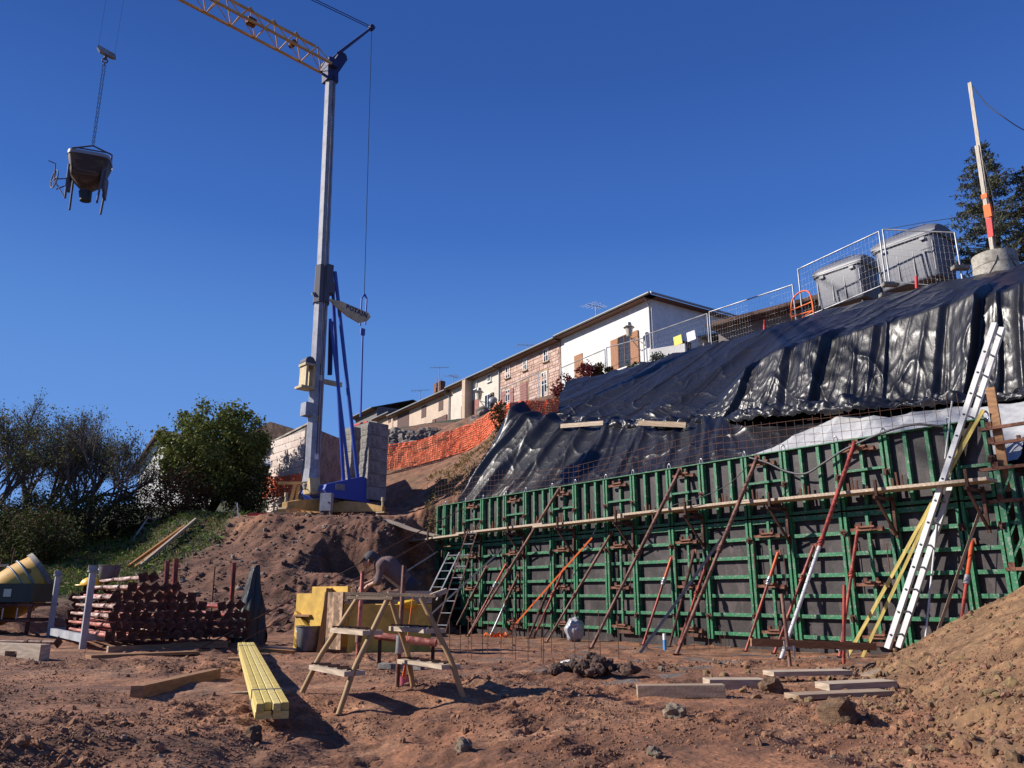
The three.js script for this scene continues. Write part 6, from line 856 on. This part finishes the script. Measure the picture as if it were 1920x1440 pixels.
// ================= prop stillage =================
{
  const AX = V(.62, 0, .785).normalize(), PR = V(.785, 0, -.62).normalize(), E0 = V(-5.95, 0, -12.05), ry = -Math.atan2(AX.z, AX.x); srand(91);
  const mk = (tube, L) => { const t = new THREE.Group(); t.name = 'stacked_prop'; const k = RR(.4, .6); mesh('outer_tube', rodG(V(-L * k, 0, 0), V(-.01, 0, 0), .032, .032, 10), tube, t); mesh('inner_tube', rodG(V(-L, 0, 0), V(-L * k, 0, 0), .026, .026, 10), tube, t); mesh('collar', merge([rodG(V(-L * k - .06, 0, 0), V(-L * k + .1, 0, 0), .041, .041, 10), rodG(V(-L * .2, 0, 0), V(-L * .2 - .03, 0, 0), .037, .037, 10)]), mat.rustDark, t); const pl2 = (() => { const s = new THREE.Shape(); s.moveTo(-.068, -.068); s.lineTo(.068, -.068); s.lineTo(.068, .068); s.lineTo(-.068, .068); s.closePath(); const h = new THREE.Path(); h.absarc(0, 0, .022, 0, 6.283, true); s.holes.push(h); const g = new THREE.ExtrudeGeometry(s, { depth: .007, bevelEnabled: false, curveSegments: 10 }); g.rotateY(Math.PI / 2); return g; })(); mesh('end_plate', pl2, mat.rustDark, t); const e = mesh('end_plate', pl2, mat.rustDark, t); e.position.x = -L; return t; };
  const protos = [mk(mat.propPink, 3.6), mk(mat.propRust, 3.5), mk(mat.propPale, 3.3), mk(mat.propRed, 3.55), mk(mat.propPink, 3.2), mk(mat.propRust, 3.3)];
  const rows = [5, 6, 7, 7, 6, 6, 5, 5, 4, 3, 4, 4, 4, 3], lab = ['pinkish steel prop lying in the big prop stack', 'rusty brown steel prop lying in the big prop stack', 'pale worn steel prop lying in the big prop stack', 'red steel prop lying in the big prop stack', 'pinkish steel prop lying in the big prop stack', 'rusty brown steel prop lying in the big prop stack'];
  rows.forEach((n, i) => { for (let j = 0; j < n; j++) { const k = i < 4 ? (j === n - 1 ? 2 : [0, 0, 4, 3, 2, 4][Math.floor(R() * 6)]) : Math.floor(R() * 6), c = protos[k].clone(); c.name = numbered('stacked_prop'); scene.add(c); const off = i * .155 + (j % 2) * .05, sh = RG() * .14 + (j > 4 ? .1 : 0); const p = E0.clone().addScaledVector(PR, off).addScaledVector(AX, sh); c.position.set(p.x, .36 + j * .142 + RG() * .012, p.z); c.rotation.set(0, ry + RG() * .015, RG() * .012); c.rotation.order = 'YXZ'; c.children[3].rotation.x = c.children[4].rotation.x = Math.floor(R() * 4) * .4 + .785 * R(); tag(c, lab[k], 'steel prop', 'steel props stacked in the stillage'); } });
  const st = thing('prop_stillage', 'grey steel stillage frame holding the stacked props', 'stillage', V(-6.69, T(-6.69, -12.7), -12.7), ry); const hgt = 1.16, len = 3.15; for (const x of [0, -len]) for (const z of [0]) { mesh('post', at(boxG(.09, hgt, .09), x, hgt / 2, z), mat.rack, st); mesh('post_cup', merge([at(boxG(.16, .03, .14), x, hgt + .02, z), at(boxG(.03, .10, .12), x - .06, hgt + .06, z)]), mat.steelGrey, st); } for (const z of [0, -2.35]) mesh('side_rail', at(boxG(len, .12, .07), -len / 2, .16, z), mat.rack, st); for (const x of [0, -len]) mesh('cross_rail', at(boxG(.07, .10, 2.35), x, .17, -1.17), mat.rack, st);
  for (const [o, a] of [[.0, .5], [.9, .5]]) { const c = E0.clone().addScaledVector(AX, -.35).addScaledVector(PR, .5 + o); const m = mesh('sleeper', boxG(.12, .10, .9), mat.woodOld); m.position.set(c.x, T(c.x, c.z) + .06, c.z); m.rotation.y = ry; tag(m, 'weathered sleeper under the ends of the prop stack', 'sleeper', 'sleepers under the prop stack'); }
  // loose prop in front of the beam
  const lp = protos[1].clone(); lp.name = numbered('stacked_prop'); const q = onT(107, 1216, 6, 20); lp.position.set(q.x, q.y + .09, q.z); lp.rotation.y = -.25; lp.scale.x = .42; scene.add(lp); tag(lp, 'single worn prop lying behind the notched beam', 'steel prop'); lp.children[3].rotation.x = .8;
  // tub and helmet left on the stack
  const tb = E0.clone().addScaledVector(AX, -2.9).addScaledVector(PR, .45); tub(V(tb.x, 1.22, tb.z), .19, .26, 'dark grey tub left upside on the prop stack', mat.bucketGrey); const hm = E0.clone().addScaledVector(AX, -3.05).addScaledVector(PR, .2); const h = thing('safety_helmet', 'yellow safety helmet with hanging strap on the prop stack', 'helmet', V(hm.x, 1.13, hm.z)); mesh('shell', at(new THREE.SphereGeometry(.15, 20, 10, 0, 6.284, 0, 1.6).scale(1.25, .95, 1), 0, 0, 0), mat.yellowBag, h); mesh('brim', at(cylG(.20, .19, .015, 20), -.05, 0, .03), mat.yellowBag, h);
}
// upright red props, rods and the covered machine behind the stack
for (const [px, y0, y1, D, l, r, m] of [[312, 1052, 1140, 15.2, 'red steel tube standing behind the prop stack', .045, mat.propRed], [328, 1048, 1140, 15.4, 'red steel tube standing behind the prop stack', .05, mat.propRed], [435, 1055, 1135, 15.8, 'red steel tube standing beside the black cover', .045, mat.propRed], [400, 1063, 1120, 16.2, 'thin rusty rod standing before the earth mound', .015, mat.rebar]]) { const a = P(px, y1, D), b = P(px + (px > 420 ? 4 : px < 330 ? 2 : 3), y0, D); a.y = T(a.x, a.z) - .05; tag(mesh('upright_tube', rodG(a, b, r, r, 12), m), l, 'tube', 'upright tubes behind the stack'); }
{ const p = P(468, 1150, 15.2), y = T(p.x, p.z), H3 = P(468, 1062, 15.2).y - y; const g = sheetG(40, 30, (u, v) => { const a = u * 6.2832, r = (.06 + .24 * Math.pow(1 - v, .9)) * (1 + .2 * Math.sin(a * 4 + 4 * nz(v * 2, 1, 2)) + .1 * Math.sin(a * 9 + v * 5) + .25 * nz(a, v * 3, 6)), lean = .05 * v; return [r * Math.cos(a) + lean, v * H3 + (v > .95 ? .03 * Math.sin(a * 3) : 0), r * Math.sin(a) * .9]; }); const m2 = tarpM.clone(); m2.color = rgb(.018, .019, .021); m2.roughness = .45; const m = tag(mesh('covered_post', g, m2), 'black plastic cover draped over a post behind the props', 'plastic cover'); m.position.set(p.x, y, p.z); }
// long rusty bars leaning to the formwork corner
srand(4); for (const [a, b] of [[[368, 1210, 12.3], [876, 948, 25.2]], [[362, 1214, 12.1], [872, 952, 25.3]], [[420, 1212, 12.4], [800, 1012, 24.6]], [[414, 1215, 12.2], [812, 1008, 24.8]]]) { const p = P(...a), q = P(...b); p.y = T(p.x, p.z); tag(mesh('long_rebar', rodG(p, q, .009, .009, 5), mat.rebar), 'long rusty reinforcing bar leaning from the earth to formwork corner', 'rebar', 'long bars leaning on the corner'); }
// yellow chute, dark crates at the site edge
{
  const p = P(45, 1100, 16.5), t = thing('yellow_chute', 'yellow steel concrete hopper lying on its side at the site edge', 'hopper', p, .25); t.rotation.set(-.45, .25, -.75); t.scale.setScalar(1.12); const pr = [[.20, -1.1], [.34, -.95], [.42, -.5], [.46, 0], [.44, .32], [.47, .36], [.46, .40], [.40, .34], [.36, -.3]].map(([x, y]) => new THREE.Vector2(x, y)); mesh('shell', new THREE.LatheGeometry(pr, 26), M(.74, .40, .05, .5, { map: T_chip, side: THREE.DoubleSide }), t); mesh('rim_band', at(cylG(.475, .47, .09, 26, true), 0, .34, 0), M(.32, .30, .27, .7, { map: T_conc, side: THREE.DoubleSide }), t); mesh('clamp_ring', merge([at(new THREE.TorusGeometry(.47, .02, 6, 30), 0, .12, 0, 1.57), at(new THREE.TorusGeometry(.465, .016, 6, 30), 0, -.06, 0, 1.5)]), mat.steelGrey, t); mesh('handle', tubeG([V(.3, -.55, .35), V(.42, -.45, .5), V(.47, -.2, .5), V(.44, -.08, .32)], .014, 16, 5), mat.galv, t); mesh('lever', rodG(V(-.5, .0, .1), V(-.85, -.75, .3), .018), mat.steelGrey, t);
  const b = thing('green_crate', 'dark green steel crate with pale label at the site edge', 'crate', V(-10.15, T(-10.15, -15.4) - .1, -15.4), .12); mesh('box', at(boxG(2.2, .34, 1.0), 0, .80, 0), M(.02, .05, .04, .6, { map: T_chip }), b); mesh('label', at(boxG(.13, .14, .01), .66, .80, .506), M(.35, .5, .4, .7), b); mesh('shelf', at(boxG(2.3, .05, 1.1), 0, .58, 0), mat.rustDark, b); mesh('shelf', at(boxG(2.3, .05, 1.1), 0, .30, 0), mat.rustDark, b); for (const x of [-1.1, -.4, .3, 1.1]) mesh('leg', at(boxG(.05, .6, .05), x, .3, .5), mat.rustDark, b); for (const x of [-.9, -.75, -.2, -.1, .1, .55, .65, .9]) mesh('hanging_pin', at(cylG(.012, .012, .2, 6), x, .43, .54), mat.galv, b); mesh('top_bar', at(boxG(1.2, .04, .06), -.6, 1.0, .5), mat.galv, b);
  const fence = thing('guard_rail', 'thin rusty guard rail beyond the yellow hopper', 'rail', P(5, 1090, 18.5)); mesh('rod', rodG(V(-.3, .3, 0), V(.9, .12, 0), .015), mat.rebar, fence); mesh('rod', rodG(V(.1, -.6, 0), V(.16, .75, 0), .014), mat.rebar, fence); mesh('rod', rodG(V(-.2, -.6, 0), V(-.1, .5, 0), .014), mat.rebar, fence);
}
// ================= stones and clods =================
{
  const big = [[1265, 1345, .085, 'round grey stone on the earth before the planks'], [1572, 1352, .125, 'large angular earthy block at the foot of the sand heap'], [1446, 1296, .10, 'sandy stone sitting on the loose planks'], [868, 1406, .055, 'pale angular stone on the smooth earth'], [1226, 1418, .04, 'small pale stone in the front of the clearing'], [1755, 1232, .11, 'earthy stone beside the beige strap foot'], [1790, 1222, .10, 'sandy lump on the heap edge by the orange prop'], [712, 890, .0, ''], [690, 925, .22, 'pale boulder embedded in the slope beside the crane'], [1240, 1258, .05, 'small grey stone by the rubble'], [475, 1385, .06, 'brown stone in the churned earth near the yellow timbers']];
  const stM = [M(.46, .37, .28, .95, { map: T_conc, ...bump(3, .01) }), M(.36, .22, .13, .95, { map: T_soil, ...bump(3, .015) })];
  big.forEach(([px, py, r, l], i) => { if (!r) return; const p = onT(px, py, 3, 40); const y2 = T2(p.x, p.z); const m = mesh('stone', stoneG(r, i + 5, 3, .55, .8), stM[/sandy|earthy|brown/.test(l) ? 1 : 0]); m.position.set(p.x, y2 + r * .35, p.z); m.rotation.y = i; tag(m, l, 'stone'); });
  const rubM = [[.17, .10, .075], [.21, .125, .09], [.14, .09, .07]].map(c => M(...c, .95, { map: T_soil }));
  // mound of grey rubble with a white sack
  srand(17); const t = thing('rubble_mound', 'small dark mound of earth and rubble before the starter bars', 'rubble', onT(1115, 1262)); const gs = [0, 1, 2].map(k => stoneG(.055, k + 30, 2, .5)); for (let i = 0; i < 120; i++) { const m = mesh('lump', gs[i % 3], rubM[i % 3], t); const a = R() * 6.28, r = R(); m.position.set(Math.cos(a) * r * .5, .16 * (1 - r) * R() + .03, Math.sin(a) * r * .28); m.scale.setScalar(RR(.4, 1.3)); m.rotation.set(R() * 6, R() * 6, 0); }
  const sk = stoneG(.17, 9, 3, .5, .3); const m = tag(mesh('white_sack', sk, M(.55, .53, .50, .8)), 'crumpled whitish paper sack beside the rubble mound', 'sack'); const q = onT(1075, 1250); m.position.copy(q).add(V(0, .03, 0));
}
{ // uncountable clods and gravel
  const mk = (n, geo, m, gen, name, label) => { const I = new THREE.InstancedMesh(geo, m, n), o = new THREE.Object3D(), c = new THREE.Color(); for (let i = 0; i < n; i++) { const [x, y, z, s, col] = gen(i); o.position.set(x, y, z); o.rotation.set(R() * 6.28, R() * 6.28, R() * 6.28); o.scale.set(s * RR(.8, 1.3), s * RR(.6, 1.1), s); o.updateMatrix(); I.setMatrixAt(i, o.matrix); I.setColorAt(i, c.setRGB(...col)); } I.name = numbered(name); shadow(I); scene.add(I); tag(I, label, undefined, undefined, 'stuff'); };
  const cm = new THREE.MeshStandardMaterial({ color: 0xffffff, roughness: .95, map: T_soil });
  const soil = () => { const k = R(); return k < .965 ? (q => [.31 + .18 * q, .156 + .095 * q, .09 + .056 * q])(R()) : [.42 + .1 * R(), .33 + .07 * R(), .25 + .05 * R()]; };
  srand(101); mk(4500, stoneG(1, 3, 1, .5), cm, () => { let x, z, k = 0; do { const D = 3.4 * Math.pow(5.5, R()); x = D * RR(-.8, .75); z = -D; } while (fbm(x * .5 + 4, z * .5, 2, 3) < RR(-.25, .45) && k++ < 14); const s = .004 + .024 * Math.pow(R(), 7) + .006 * R(); return [x, T2(x, z) + s * .1, z, s * (1 + .025 * -z), soil()]; }, 'soil_clods', 'loose clods of red brown earth strewn over the site floor');
  srand(104); mk(26000, new THREE.DodecahedronGeometry(1, 0), cm, () => { let x, z, k = 0; do { const D = 3.4 * Math.pow(3.4, R()); x = D * RR(-.75, .7); z = -D; } while (fbm(x * .5 + 4, z * .5, 2, 3) + .5 * fbm(x * 1.3, z * 1.3, 7, 2) < RR(-.3, .5) && k++ < 12); const s = .0025 + .006 * Math.pow(R(), 2); return [x, T2(x, z) + s * .3, z, s * (1 + .03 * -z), soil()]; }, 'soil_crumbs', 'fine crumbs of red brown earth on the site floor');
  srand(102); mk(2200, stoneG(1, 5, 1, .5), cm, () => { const x = RR(-11, -2.6), z = RR(-27, -19); const s = .012 + .09 * Math.pow(R(), 8) + .018 * R(); return [x, T(x, z) + s * .1, z, s, R() < .75 ? (q => [.19 + .06 * q, .10 + .035 * q, .07 + .025 * q])(R()) : [.42, .34, .27]]; }, 'bank_stones', 'stones and lumps embedded in the earth cut under the crane');
  srand(103); mk(2600, stoneG(1, 7, 1, .5), cm, () => { const a = RR(0, 1), x = RR(2, 6.8), z = RR(-12, -3); const s = .006 + .035 * Math.pow(R(), 6); return [x, T2(x, z) + s * .25, z, s, [.33 + .08 * R(), .20 + .05 * R(), .11 + .03 * R()]]; }, 'sandy_clods', 'sandy crumbs scattered on and around the heap');
  srand(105); mk(1700, stoneG(1, 11, 1, .5), cm, () => { let x, z, h, k = 0; do { x = RR(1.9, 6); z = RR(-11, -3.4); h = pileY(x, z) - T(x, z); } while (Math.abs(h) > .28 && k++ < 30); const s = (.005 + .022 * Math.pow(R(), 5)) * (1 + .06 * -z); return [x, T2(x, z) + s * .2, z, s, [.36 + .08 * R(), .21 + .05 * R(), .12 + .03 * R()]]; }, 'heap_clods', 'crumbled sandy clods gathered along the foot of the heap');
}
renderer.render(scene, camera);
